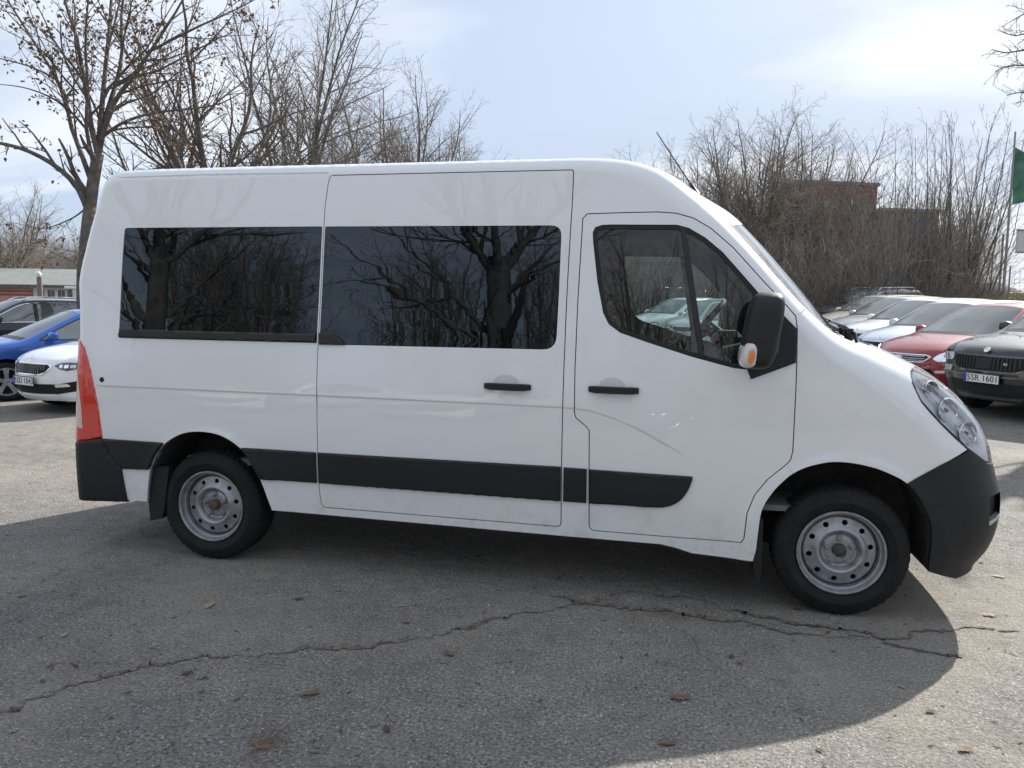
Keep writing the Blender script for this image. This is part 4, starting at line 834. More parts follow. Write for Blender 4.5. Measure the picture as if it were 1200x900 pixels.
SUV = np.array([(-2.2,.30,-2.28,.30,.22,.2),(-2.24,.5,-2.32,.5,.22,.24),(-2.25,.75,-2.33,.75,.22,.24),(-2.23,.95,-2.30,.96,.20,.22),(-2.17,1.12,-2.23,1.13,.12,.14),(-2.06,1.30,-2.12,1.32,.09,.09),(-1.93,1.50,-1.98,1.53,.08,.08),(-1.74,1.575,-1.76,1.615,.08,.07),(-1.3,1.62,-1.3,1.66,.08,.07),(-.7,1.64,-.7,1.68,.08,.07),(-.15,1.635,-.15,1.675,.08,.07),(.14,1.60,.16,1.645,.07,.06),
 (.38,1.49,.44,1.53,.05,.05),(.66,1.33,.76,1.365,.05,.05),(.96,1.16,1.10,1.19,.07,.06),(1.12,1.115,1.24,1.14,.10,.09),(1.4,1.09,1.52,1.11,.13,.12),(1.75,1.045,1.88,1.06,.18,.18),(2.02,.99,2.14,1.00,.26,.26),(2.12,.92,2.25,.93,.30,.34),(2.16,.78,2.29,.78,.34,.38),(2.18,.55,2.31,.55,.34,.38),(2.15,.38,2.28,.38,.34,.38),(2.11,.26,2.20,.26,.34,.38)])
SW = mkW([[.24,.40,.60,.80,.95,1.05,1.14,1.30,1.50,1.60,1.7],[.86,.895,.925,.935,.935,.925,.895,.835,.76,.71,.68]])
def kindspec(kind):
    if kind == 'hatch': EK, W, wb, fo, R_, L2 = HATCH.copy(), HW, 2.65, 0, .315, 0
    if kind == 'wagon':
        EK = HATCH.copy(); k = EK[:, 0] < -1.0; EK[k, 0] -= .26; EK[k, 2] -= .26; k = (EK[:, 0] < -1.5) & (EK[:, 1] > 1.0); EK[k, 0] -= .08; EK[k, 2] -= .08; k = EK[:, 0] > 1.0; EK[k, 0] = 1+(EK[k, 0]-1)*1.08; EK[k, 2] = 1+(EK[k, 2]-1)*1.08; W, wb, R_ = HW, 2.7, .32
    if kind == 'ford':
        EK = HATCH.copy(); EK[:, 0] *= 1.09; EK[:, 2] *= 1.09; EK[:, [1, 3]] *= 1.01; W, wb, R_ = HW, 2.85, .325
    if kind == 'suv': EK, W, wb, R_ = SUV.copy(), SW, 2.78, .36
    return EK, W, wb, R_
def build_car(kind, label, cat, mat, group=None, style='skoda', plate=None, interior=False, rails=False, nosides=False):
    EK, W, wb, R_ = kindspec(kind); suv = kind == 'suv'; sx = EK[-4, 0]/2.01; sz = 1.15 if suv else 1.0
    S = Shell(EK, W, nn=5); S.fz = 1.0 if suv else .86; nE = len(S.ED)-1
    car = thing('parked_car', label, cat, group=group)
    fx = wb/2+ (.0 if not suv else .02); rx = -wb/2+(.0 if not suv else .02)
    z0 = .20 if not suv else .26
    ar = R_+.055
    def arch(cx): return [(cx+ar*math.cos(a), R_+ar*math.sin(a)) for a in np.linspace(math.pi+.25, -.25, 17)]
    # window outline of the side glass, following belt and roof
    roof = [p for p in S.ED[::3, :2] if p[1] > (1.05 if not suv else 1.22) and p[0] > EK[6, 0]-.02]
    belt0 = .955 if not suv else 1.115
    up = [(p[0], p[1]) for p in roof]; up = inset([(up[0][0], belt0)]+up+[(up[-1][0]+.12, belt0)], .065)[1:-1]
    up = [q for q in up if q[1] > belt0+.10]
    xr_, xf_ = up[0][0]-.05, up[-1][0]+.17
    win = rnd([(xr_+.06, belt0+.085), (xr_+.5, belt0+.035), (xf_-.02, belt0+.015)]+up[::-1], [.03, .1, .02]+[0]*len(up))
    front_a, rear_a = arch(fx), arch(rx)
    Edl = [tuple(p) for p in S.ED[:, :2]]
    fa = [p for p in front_a if p[1] >= z0]; ra = [p for p in rear_a if p[1] >= z0]
    outline = Edl+[(Edl[-1][0]-.10, z0), (fa[-1][0]+.02, z0)]+fa[::-1]+[(fa[0][0]-.02, z0), (ra[-1][0]+.02, z0)]+ra[::-1]+[(ra[0][0]-.02, z0)]
    g = MB(); S.skin(g, outline, [win], thick=.02, step=.09, sides=(-1, 1)); 
    kw = [i for i in range(nE+1) if S.ED[i, 0] > 0]
    def idx(x): return min(kw, key=lambda i: abs(S.ED[i, 0]-x)+(10 if S.ED[i, 1] < belt0-.15 else 0))
    iw0, iw1 = 11*5+1, 14*5+1
    S.strip(g, 0, iw0, nv=18); S.strip(g, iw1, nE, nv=24); S.strip(g, iw0-1, iw1, -1, -.93, nv=2); S.strip(g, iw0-1, iw1, .93, 1, nv=2)
    g.build('body', mat, car)
    g = MB(); S.strip(g, iw0, iw1, -.945, .945, off=-.003, nv=16); g.build('windscreen', M['carglass'], car)
    g = MB(); S.strip(g, iw1-1, iw1+2, -.92, .92, off=.004, nv=12); g.build('scuttle', M['plastic2'], car)
    g = MB(); S.strip(g, 5*5, 6*5+3, -.84, .84, off=.004, nv=12); g.build('rear_window', M['carglass'], car)
    bx = -.12
    for sd_ in (-1, 1):
        for a_, b_ in ((bx+.035, 9), (-9, bx-.035)):
            P_ = [p for p in win]; poly = []
            # clip the window outline at the B pillar
            cut = a_ if b_ == 9 else b_; keep = (lambda p: p[0] >= cut) if b_ == 9 else (lambda p: p[0] <= cut)
            for i in range(len(P_)):
                p, q = P_[i], P_[(i+1) % len(P_)]
                if keep(p): poly.append(p)
                if keep(p) != keep(q): t = (cut-p[0])/(q[0]-p[0]); poly.append((cut, p[1]+t*(q[1]-p[1])))
            g = MB(); S.skin(g, inset(loopfix(poly), .006), off=-.006, thick=.0, step=.16, sides=(sd_,)); g.build('side_window', M['carglass'], car)
        g = MB(); S.skin(g, [(bx-.04, belt0+.02), (bx+.04, belt0+.02), (bx+.03, max(p[1] for p in win)-.005), (bx-.03, max(p[1] for p in win)-.005)], off=-.003, thick=.0, sides=(sd_,)); g.build('pillar', M['plastic2'], car)
        g = MB(); S.ribbon(g, win, .016, .002, sides=(sd_,), step=.12); g.build('window_trim', M['chrome' if suv else 'plastic2'], car)
        # door shut lines and handles
        g = MB()
        for ln in ([(bx, belt0), (bx, .5), (bx-.02, z0+.08)], [(xf_-.12, belt0-.02), (xf_-.10, .6), (xf_-.16, z0+.10)], [(bx-.02, z0+.06), (xf_-.18, z0+.08)], [(-1.0, belt0), (-.98, .72), (-.80, .5), (-.76, z0+.10)], [(-.78, z0+.06), (bx, z0+.06)]):
            S.ribbon(g, ln, .008, .0012, closed=False, sides=(sd_,), step=.1)
        g.build('shut_line', M['rubber'], car)
        for hx in (-.02, -.86):
            hz = belt0-.12; y_ = sd_*float(S.Y([hx], [hz])[0]); g = MB(); g.box((hx-.12, y_+sd_*.015, hz), (.17, .03, .028), bev=.01); g.build('door_handle', mat, car)
        # mirror
        mx_, mz = xf_-.20, belt0+.06; y_ = float(S.Y([mx_], [mz-.05])[0]); g = MB(); VV, FF = superbox([(sd_*(y_+q), mx_+.01, mz+.015, hx_, hz_, -.15) for q, hx_, hz_ in ((.02, .03, .03), (.06, .06, .06), (.12, .075, .075), (.19, .065, .065), (.215, .03, .04))], 20, 3); g.add(VV, FF); g.build('door_mirror', mat, car)
    # wheels
    for cx in (fx, rx):
        for sd_ in (-1, 1):
            yo = float(S.Y([cx], [R_+ar+.02])[0])-.015
            e = bpy.data.objects.new('wheel', None); e.empty_display_size = .1; col.objects.link(e); e.parent = car; e.location = (cx, sd_*yo, R_); q = -sd_; rr = R_-.095
            t = MB(); t.lathe([(rr, q*.02), (rr+.01, q*.0), (R_-.04, q*-.006), (R_-.008, q*.015), (R_, q*.04), (R_, q*.19), (R_-.02, q*.21), (rr, q*.21)], k=40); t.build('tyre', M['tyre'], e)
            r_ = MB(); r_.lathe([(rr+.004, q*.004), (rr-.012, q*.004), (rr-.022, q*.03), (rr-.03, q*.16)], k=40)
            for k in range(5):
                a = 2*math.pi*k/5+.3; c_, s_ = math.cos(a), math.sin(a); pv = []
                for (ra_, hw, yy) in ((.03, .035, .02), (.10, .028, .012), (rr-.02, .045, .014)):
                    for sg in (-1, 1): pv.append((ra_*c_-sg*hw*s_, q*yy, ra_*s_+sg*hw*c_))
                for p in list(pv): pv.append((p[0], p[1]+q*.03, p[2]))
                r_.add(pv, [(0, 1, 3, 2), (2, 3, 5, 4), (0, 2, 8, 6), (2, 4, 10, 8), (1, 7, 9, 3), (3, 9, 11, 5)])
            r_.lathe([(0, q*.012), (.03, q*.012), (.045, q*.03), (.045, q*.06)], k=20); r_.build('rim', M['alloy'], e, sharp=30)
            r_ = MB(); r_.lathe([(0, q*.09), (rr-.02, q*.09)], k=24); r_.build('brake_disc', M['under'], e)
            g = MB(); y_in = sd_*(yo-.30); yo2 = sd_*(yo+.0); A_q = arch(cx); n = len(A_q); g.add([(p[0], yo2, p[1]) for p in A_q]+[(p[0], y_in, p[1]) for p in A_q], [(i, i+1, n+i+1, n+i) for i in range(n-1)]+[tuple(range(n, 2*n))]); g.build('wheel_arch', M['under'], car)
    g = MB(); g.box((0, 0, .32*sz), (wb-2*ar-.1, 1.5, .2)); g.box((0, 0, .38*sz), (wb+1.0, 1.0, .28)); g.box(((S.ED[-1, 0]-.3), 0, .36*sz), (.4, 1.3, .3)); g.build('underbody', M['under'], car)
    # ---- face
    def FR(name, poly, mt, off=.006, thick=.012, holes=(), par=car, mirror=False, step=.05):
        if mirror:
            for pp in (poly, [(-a, b) for a, b in poly]): gg = MB(); S.front(gg, pp, off=off, thick=thick, step=step); oo = gg.build(name, M[mt] if isinstance(mt, str) else mt, par)
            return oo
        gg = MB(); S.front(gg, poly, holes=holes, off=off, thick=thick, step=step); return gg.build(name, M[mt] if isinstance(mt, str) else mt, par)
    if style == 'skoda':
        if suv:
            gp_ = rnd([(-.53, .89), (.53, .89), (.60, .80), (.52, .70), (.42, .66), (-.42, .66), (-.52, .70), (-.60, .80)], .03)
            FR('grille_frame', gp_, 'grey_car', off=.022, thick=.03); gr = FR('grille', inset(gp_, .022), 'under', off=.024, thick=.01)
            for k in range(-9, 10):
                if abs(k) < 2: continue
                y_ = k*.052; FR('grille_slat', [(y_-.010, .70 if abs(k) < 9 else .74), (y_+.010, .70 if abs(k) < 9 else .74), (y_+.012, .87), (y_-.012, .87)], 'plastic2', off=.034, thick=.012, par=gr)
            FR('radar_panel', rnd([(-.10, .705), (.10, .705), (.10, .85), (-.10, .85)], .01), 'plastic', off=.036, par=gr)
            FR('headlight', rnd([(.60, .885), (.80, .875), (.86, .83), (.82, .76), (.62, .775)], .02), 'reflector', off=.004, mirror=True)
            FR('fog_lamp', rnd([(.60, .70), (.80, .70), (.82, .62), (.62, .62)], .02), 'lampgrey', off=.006, mirror=True)
            FR('bumper_trim', [(-.84, .62), (.84, .62), (.86, .595), (-.86, .595)], 'grey_car', off=.03, thick=.03)
            FR('lower_grille', rnd([(-.62, .52), (.62, .52), (.56, .36), (-.56, .36)], .03), 'under', off=.006); FR('skid_plate', rnd([(-.50, .335), (.50, .335), (.44, .29), (-.44, .29)], .02), 'grey_car', off=.014)
            bz = .955; pz = .572
        else:
            gp_ = rnd([(-.40, .735), (.40, .735), (.47, .69), (.39, .60), (.30, .565), (-.30, .565), (-.39, .60), (-.47, .69)], .03)
            FR('grille_frame', gp_, 'chrome' if mat is M['white_car'] else 'chrome', off=.016, thick=.03); gr = FR('grille', inset(gp_, .018), 'under', off=.019, thick=.01)
            for k in range(-9, 10):
                if abs(k) < 2: continue
                y_ = k*.040; FR('grille_slat', [(y_-.006, .595 if abs(k) < 8 else .64), (y_+.006, .595 if abs(k) < 8 else .64), (y_+.006, .715), (y_-.006, .715)], 'grey_car', off=.028, thick=.012, par=gr)
            FR('radar_panel', rnd([(-.06, .60), (.06, .60), (.06, .70), (-.06, .70)], .01), 'plastic', off=.03, par=gr)
            hl = [(.475, .70), (.56, .745), (.70, .755), (.80, .745), (.83, .73), (.80, .665), (.70, .635), (.56, .66)]
            FR('headlight', rnd(hl, .015), 'lamp_dark', off=.004, mirror=True)
            for k, yy in enumerate((.60, .68, .76)): FR('lamp_module', rnd([(yy-.028, .675), (yy+.028, .672), (yy+.028, .722), (yy-.028, .718)], .01), 'reflector', off=.010, thick=.004, mirror=True, step=.03)
            FR('lower_grille', rnd([(-.56, .44), (.56, .44), (.82, .50), (.84, .36), (.52, .30), (-.52, .30), (-.84, .36), (-.82, .50)], .025), 'under', off=.006)
            FR('fog_lamp', rnd([(.50, .435), (.70, .455), (.72, .415), (.52, .395)], .01), 'reflector', off=.014, mirror=True)
            FR('bumper_lip', rnd([(-.78, .27), (.78, .27), (.74, .235), (-.74, .235)], .01), mat, off=.02, thick=.04)
            bz = .79; pz = .475
        xb = float(S.frontx(np.array([0.]), np.array([bz-.03]))[0]); 
        g = MB(); n0 = Vector((.75, 0, .66)); rm = n0.to_track_quat('Z', 'Y').to_matrix(); cc0 = Vector((xb+.004 if not suv else xb+.012, 0, bz))
        def disc(gm, r0_, r1_, h, K=24):
            VV = [tuple(cc0+rm @ Vector((r_*math.cos(a), r_*math.sin(a), h))) for r_ in (r0_, r1_) for a in [2*math.pi*k/K for k in range(K)]]; gm.add(VV, [(j, (j+1) % K, K+(j+1) % K, K+j) for j in range(K)])
        disc(g, .030, .044, .012); disc(g, .001, .030, .008)
        g.add([tuple(cc0+rm @ Vector(p)) for p in ((-.022, -.006, .014), (.022, .006, .014), (.010, .020, .014), (-.012, .010, .014), (.0, -.02, .014))], [(0, 1, 2, 3), (0, 4, 1)])
        g.build('badge', M['chrome'], car)
    elif style == 'ford':
        gp_ = rnd([(-.42, .73), (.42, .73), (.50, .70), (.40, .60), (-.40, .60), (-.50, .70)], .025); FR('grille_frame', gp_, 'chrome', off=.012, thick=.02); gr = FR('grille', inset(gp_, .016), 'under', off=.016)
        for zz_ in (.635, .665, .70): FR('grille_slat', [(-.42, zz_-.006), (.42, zz_-.006), (.42, zz_+.006), (-.42, zz_+.006)], 'lampgrey', off=.024, par=gr)
        FR('badge', [(.085*math.cos(a), .665+.032*math.sin(a)) for a in [2*math.pi*k/24 for k in range(24)]], 'chrome', off=.034, thick=.02, step=.03)
        FR('headlight', rnd([(.50, .665), (.60, .75), (.76, .825), (.88, .83), (.89, .74), (.78, .65), (.60, .62)], .03), 'reflector', off=.004, mirror=True)
        FR('lamp_module', [(.70+.035*math.cos(a), .725+.03*math.sin(a)) for a in [2*math.pi*k/18 for k in range(18)]], 'lampgrey', off=.012, mirror=True, step=.03)
        FR('lower_grille', rnd([(-.50, .50), (.50, .50), (.58, .32), (-.58, .32)], .03), 'under', off=.006); FR('bumper_trim', rnd([(.56, .48), (.80, .50), (.80, .46), (.58, .44)], .01), 'chrome', off=.010, mirror=True)
        pz = .42
    if plate is not None:
        xp = float(S.frontx(np.array([0.]), np.array([pz]))[0])+(.035 if suv else .028)
        g = MB(); g.box((xp, 0, pz), (.012, .545, .135), bev=.004); ph = g.build('plate_holder', M['plastic2'], car); g = MB(); g.box((xp+.007, 0, pz), (.006, .52, .112)); pl = g.build('number_plate', M['plate'], car, smooth=False)
        g = MB(); g.box((xp+.0115, -.2385, pz), (.003, .040, .108)); g.build('plate_band', M['plate_blue'], pl, smooth=False)
        tl = text_obj(plate, .085, M['ink'], .003); tl.name = 'plate_text'; tl.parent = pl; tl.location = (xp+.0115, .022, pz); tl.rotation_euler = (math.pi/2, 0, math.pi/2); tl.scale = (1.02, 1, 1)
    if rails:
        for sd_ in (-1, 1):
            g = MB(); zt = EK[9, 1]; pts = [(-1.75 if suv else -1.5, sd_*float(W(0, zt)-.06), zt-.045), (-1.55 if suv else -1.35, sd_*float(W(0, zt)-.07), zt+.045), (-.6, sd_*float(W(0, zt)-.07), zt+.06), (-.05, sd_*float(W(0, zt)-.07), zt+.05), (.12, sd_*float(W(0, zt)-.06), zt-.02)]
            g.tube(pts, .018, 8); g.build('roof_rail', M['chrome'], car)
    return car
def text_obj(s, size, mat, depth, align='CENTER'):
    cu = bpy.data.curves.new('t', 'FONT'); cu.body = s; cu.size = size*1.35; cu.align_x = align; cu.align_y = 'CENTER'; cu.extrude = depth/2; cu.space_character = 1.05
    o = bpy.data.objects.new('t', cu); col.objects.link(o); dg = bpy.context.evaluated_depsgraph_get(); dg.update(); me = bpy.data.meshes.new_from_object(o.evaluated_get(dg)); bpy.data.objects.remove(o); me.materials.clear(); me.materials.append(mat)
    o = bpy.data.objects.new('text', me); col.objects.link(o); return o
M['lamp_dark'] = pr('dark_headlamp', (.05, .055, .06), rough=.1, coat=1)
def place(car, D, px, head, dz=0., front=True, kind='hatch'):
    """put the middle of the car's nose at camera depth D under picture column px; head: degrees, 0 faces the viewer, + turns to the left"""
    x, y = at(D, px); a = R(head); c_, s_ = math.cos(YAW), math.sin(YAW)
    fv = Vector((s_, c_)); rr = Vector((c_, -s_)); h = -fv*math.cos(a)-rr*math.sin(a); half = 2.3 if kind == 'suv' else 2.14
    ctr = Vector((x, y))-h*half; car.rotation_euler[2] = math.atan2(h.y, h.x)
    z1 = float(gz(*(ctr+h*1.3))); z2 = float(gz(*(ctr-h*1.3))); q = Vector((-h.y, h.x)); z3 = float(gz(*(ctr+q*.75))); z4 = float(gz(*(ctr-q*.75)))
    X = Vector((h.x*2.6, h.y*2.6, z1-z2)).normalized(); Yv = Vector((q.x*1.5, q.y*1.5, z3-z4)); Yv = (Yv-X*Yv.dot(X)).normalized(); Z = X.cross(Yv)
    mt = Matrix((X, Yv, Z)).transposed().to_4x4(); mt.translation = (ctr.x, ctr.y, (z1+z2+z3+z4)/4+dz); car.matrix_world = mt
def recolour(src, label, cat, mat_from, mat_to, group=None):
    """a copy of a car and its parts with another paint"""
    cache = {}
    def cp(o, par):
        c = o.copy(); col.objects.link(c); c.parent = par
        if o.data and any(q == mat_from for q in o.data.materials):
            if o.data.name not in cache:
                m2 = o.data.copy(); 
                for i, q in enumerate(m2.materials):
                    if q == mat_from: m2.materials[i] = mat_to
                cache[o.data.name] = m2
            c.data = cache[o.data.name]
        for ch in list(o.children): cp(ch, c)
        return c
    r_ = cp(src, None); r_['label'] = label; r_['category'] = cat
    if group: r_['group'] = group
    elif 'group' in r_: del r_['group']
    return r_
GR = 'cars parked in the row on the right'; GL = 'cars parked on the left'; GC = 'cars parked beyond the cab windows'
c = build_car('hatch', 'white hatchback with number plate 5SD 1043, nose out beside the rear of the van', 'car', M['white_car'], GL, plate='5SD 1043'); hatch = c; place(c, 10.9, 28, 31)
blue = recolour(hatch, 'bright blue hatchback parked just behind the white hatchback on the left', 'car', M['white_car'], M['blue'], GL)
for ch in list(blue.children):
    if ch.name.startswith('plate_holder') or ch.name.startswith('number_plate'): pass
place(blue, 12.3, -78, 47)
suv = build_car('suv', 'black off-road car with number plate 5SR 1601, nearest in the right-hand row', 'car', M['black_car'], GR, plate='5SR 1601'); place(suv, 10.4, 1155, 71, kind='suv')
rs = text_obj('RS', .035, M['plate'], .004); rs.name = 'grille_emblem'; rs.parent = suv; rs.location = (2.335, .33, .785); rs.rotation_euler = (math.pi/2, 0, math.pi/2+.14)
fo = build_car('ford', 'red hatchback with an oval badge on its chrome-edged grille, second in the right-hand row', 'car', M['red'], GR, style='ford'); place(fo, 12.7, 1064, 69)
wag = build_car('wagon', 'pale silver-blue estate car third in the right-hand row, beside the red hatchback', 'car', M['pale_blue'], GR, plate=''); place(wag, 15.3, 1030, 68)
w2 = recolour(wag, 'silver-white estate car fourth in the right-hand row', 'car', M['pale_blue'], M['white_car'], GR); place(w2, 18.1, 1003, 68)
w3 = recolour(hatch, 'silver hatchback fifth in the right-hand row', 'car', M['white_car'], M['silver'], GR); place(w3, 21.0, 982, 68)
w4 = recolour(wag, 'light beige estate car sixth in the right-hand row', 'car', M['pale_blue'], M['beige'], GR); place(w4, 24, 966, 68)
s2 = build_car('suv', 'dark grey off-road car with chrome roof rails, far end of the right-hand row', 'car', M['grey_car'], GR, rails=True); place(s2, 27.5, 955, 68, kind='suv')
w5 = recolour(hatch, 'dark hatchback at the very far end of the right-hand row, next to the wipers', 'car', M['white_car'], M['grey_car'], GR); place(w5, 31, 950, 68)
# seen through the cab
c1 = recolour(wag, 'silver estate car seen through the cab window left of the steering wheel', 'car', M['pale_blue'], M['silver'], GC); place(c1, 22.0, 803, 42)
c2 = recolour(hatch, 'silver hatchback seen through the cab window behind the steering wheel', 'car', M['white_car'], M['silver'], GC); place(c2, 18.5, 850, 22)
c3 = recolour(hatch, 'small white car seen through the cab window behind the far door', 'car', M['white_car'], M['white_car'], GC); place(c3, 25, 742, 58)
c4 = recolour(s2, 'dark off-road car with roof rails seen through the cab window above the white car', 'car', M['grey_car'], M['black_car'], GC); place(c4, 31, 772, 40, kind='suv')
c5 = recolour(hatch, 'grey hatchback seen through the cab window, farthest behind the white car', 'car', M['white_car'], M['grey_car'], GC); place(c5, 33, 736, 45)
# left background
d1 = recolour(s2, 'black off-road car at the left edge of the picture behind the blue hatchback', 'car', M['grey_car'], M['black_car'], GL); place(d1, 16.5, -120, 45, kind='suv')
d2 = recolour(suv, 'dark grey tall off-road car facing right, behind the roof of the blue hatchback', 'car', M['black_car'], M['grey_car'], GL); place(d2, 19.0, 140, -50, kind='suv')
for o in list(d2.children):
    if o.name.split('.')[0] in ('number_plate', 'plate_holder', 'grille_emblem'):
        for ch in list(o.children): bpy.data.objects.remove(ch)
        bpy.data.objects.remove(o)
def strip_plate(car):
    for o in list(car.children):
        if o.name.split('.')[0] in ('number_plate', 'plate_holder'):
            for ch in list(o.children): bpy.data.objects.remove(ch)
            bpy.data.objects.remove(o)
for q in (blue, w3, w5, c2, c3, c5): strip_plate(q)
# a row behind the viewer, mirrored in the van's paint and glass
for i, (src, mf, mt_, x, y, a, lb) in enumerate([(wag, 'pale_blue', 'white_car', -.6, -9.6, 100, 'white estate car parked behind the viewer, mirrored in the side of the van'), (hatch, 'white_car', 'grey_car', 2.4, -10.2, 96, 'grey hatchback parked behind the viewer'), (hatch, 'white_car', 'white_car', -4.0, -9.8, 104, 'white hatchback parked behind the viewer'), (wag, 'pale_blue', 'red', 5.4, -10.6, 92, 'red estate car parked behind the viewer'), (s2, 'grey_car', 'silver', -7.6, -10.0, 100, 'silver off-road car parked behind the viewer'), (wag, 'pale_blue', 'grey_car', 8.6, -10.6, 92, 'grey estate car parked behind the viewer')]):
    q = recolour(src, lb, 'car', M[mf], M[mt_], 'cars parked behind the viewer'); q.matrix_world = Matrix.Translation((x, y, 0)) @ Matrix.Rotation(R(a), 4, 'Z')
    strip_plate(q)
# ---------------------------------------------------------------- bare trees
def bark(name, c, sc=6.):
    return pr(name, c, rough=.95, var=.4, vscale=sc, bump=.6, bscale=22)
M['bark'] = bark('bark_grey_brown', (.115, .10, .085)); M['bark_d'] = bark('bark_dark', (.115, .10, .088)); M['twig'] = pr('twig_bark', (.12, .10, .082), rough=.95); M['twig_r'] = pr('twig_brown', (.225, .20, .175), rough=.95); M['twig_p'] = pr('twig_pale', (.22, .19, .155), rough=.95)
def rvec(r_): 
    v = np.array([r_.gauss(0, 1), r_.gauss(0, 1), r_.gauss(0, 1)]); return v/np.linalg.norm(v)
def polyline(r_, p, d, ln, n, wander, up):
    pts = [p]; d = d/np.linalg.norm(d)
    for i in range(n):
        d = d+rvec(r_)*wander+np.array([0, 0, up]); d = d/np.linalg.norm(d); p = p+d*(ln/n); pts.append(p)
    return pts
def lerp_path(P, t):
    k = t*(len(P)-1); i = min(int(k), len(P)-2); f = k-i; return P[i]*(1-f)+P[i+1]*f, P[i+1]-P[i]
def branch_off(d, r_, ang):
    d = d/np.linalg.norm(d); q = rvec(r_); q = q-d*q.dot(d); q /= np.linalg.norm(q)+1e-9; return d*math.cos(ang)+q*math.sin(ang)
def grow(out, tips, r_, path, rad0, rad1, lev, spec):
    """spec: list per level of (count per metre, length factor, angle, wander, up, points)"""
    out[min(lev, 3)].append((path, rad0, rad1))
    if lev >= len(spec): 
        tips.append(path[-1]); return
    dens, lf, ang, wan, up, npt, tmin = spec[lev]; L_ = sum(np.linalg.norm(path[i+1]-path[i]) for i in range(len(path)-1)); nb = max(1, int(dens*L_+r_.random()))
    for k in range(nb):
        t = tmin+(1-tmin)*(k+r_.random())/nb; p, d = lerp_path(path, min(t, .999)); rr = rad0+(rad1-rad0)*t; ln = lf*L_*(1.12-.72*t)*r_.uniform(.65, 1.25)
        r0_ = min(rr*.62, rad0*.5); grow(out, tips, r_, polyline(r_, p, branch_off(d, r_, ang*r_.uniform(.7, 1.25)), ln, npt, wan, up), r0_, max(.0025, r0_*.3), lev+1, spec)
def tubes(paths, k, mn=0.):
    """vectorised tubes; paths: (pts, r0, r1)"""
    by = {}
    for P, a, b in paths: by.setdefault(len(P), []).append((P, a, b))
    VV = []; FF = []; base = 0
    for n, lst in by.items():
        P = np.array([q[0] for q in lst]); m_ = len(lst); r_ = np.array([[max(mn, q[1]+(q[2]-q[1])*i/(n-1)) for i in range(n)] for q in lst])
        T = np.gradient(P, axis=1); T /= np.linalg.norm(T, axis=2)[..., None]+1e-9; ref = np.where(np.abs(T[:, :1, 2:3]) > .9, np.array([1., 0, 0]), np.array([0, 0, 1.])); ref = np.broadcast_to(ref, T.shape)
        U = np.cross(T, ref); U /= np.linalg.norm(U, axis=2)[..., None]+1e-9; W_ = np.cross(T, U)
        a = np.arange(k)*2*math.pi/k; ring = P[:, :, None]+r_[:, :, None, None]*(U[:, :, None]*np.cos(a)[None, None, :, None]+W_[:, :, None]*np.sin(a)[None, None, :, None])
        VV.append(ring.reshape(-1, 3)); I = np.arange(m_)[:, None, None]*n*k; J = np.arange(n-1)[None, :, None]*k; K = np.arange(k)[None, None, :]; K2 = (K+1) % k
        f = np.stack([I+J+K, I+J+K2, I+J+k+K2, I+J+k+K], -1).reshape(-1, 4)+base; FF.append(f); base += m_*n*k
    if not VV: return np.zeros((0, 3)), np.zeros((0, 4), int)
    return np.vstack(VV), np.vstack(FF)
def fast_mesh(name, V_, F_, mat, parent=None, smooth=True):
    me = bpy.data.meshes.new(name); nv, nf = len(V_), len(F_); kk = F_.shape[1]; me.vertices.add(nv); me.vertices.foreach_set('co', np.asarray(V_, np.float32).ravel()); me.loops.add(nf*kk); me.loops.foreach_set('vertex_index', F_.astype(np.int32).ravel())
    me.polygons.add(nf); me.polygons.foreach_set('loop_start', np.arange(0, nf*kk, kk, dtype=np.int32)); me.polygons.foreach_set('loop_total', np.full(nf, kk, np.int32)); me.polygons.foreach_set('use_smooth', np.full(nf, smooth, bool)); me.materials.append(mat); me.update(calc_edges=True)
    o = bpy.data.objects.new(name, me); col.objects.link(o)
    if parent: o.parent = parent
    return o
def leaf_cloud(tips, r_, n, s0, s1, hang=.5):
    VV = []; FF = []
    for i in range(n):
        p = tips[r_.randrange(len(tips))]; p = p+rvec(r_)*.10; s_ = r_.uniform(s0, s1); a = rvec(r_); a[2] -= hang; a /= np.linalg.norm(a); b = np.cross(a, rvec(r_)); b /= np.linalg.norm(b); c = np.cross(a, b); k = len(VV)
        VV += [p, p+a*s_*.45+b*s_*.28+c*s_*.1, p+a*s_, p+a*s_*.45-b*s_*.28+c*s_*.12]; FF.append((k, k+1, k+2, k+3))
    return np.array(VV), np.array(FF)
TREE = {}
def make_tree(name, label, group, loc, rz, limbs, spec, seed, mats=('bark', 'twig'), leaves=0, sides=(10, 7, 4, 3), mn=.004, lsize=(.06, .11), s=1., leafmat='leaf', cat='tree'):
    r_ = random.Random(seed); out = {0: [], 1: [], 2: [], 3: []}; tips = []
    for P, a, b, lev in limbs:
        P = [np.array(q, float) for q in P]; 
        if len(P) < 8: P = [q for q in catmull(P, max(2, int(10/len(P))+1))]
        grow(out, tips, r_, P, a, b, lev, spec)
    t = thing(name, label, cat, loc, rz, group); t.scale = (s, s, s)
    v0, f0 = tubes(out[0], sides[0]); v1, f1 = tubes(out[1], sides[1]); fast_mesh('trunk', np.vstack([v0, v1]), np.vstack([f0, f1+len(v0)]), M[mats[0]], t)
    v2, f2 = tubes(out[2], sides[2], mn); v3, f3 = tubes(out[3], sides[3], mn); fast_mesh('crown', np.vstack([v2, v3]), np.vstack([f2, f3+len(v2)]), M[mats[1]], t)
    if leaves: lv, lf_ = leaf_cloud(tips, r_, leaves, *lsize); fast_mesh('dead_leaves', lv, lf_, M[leafmat], t, False)
    return t
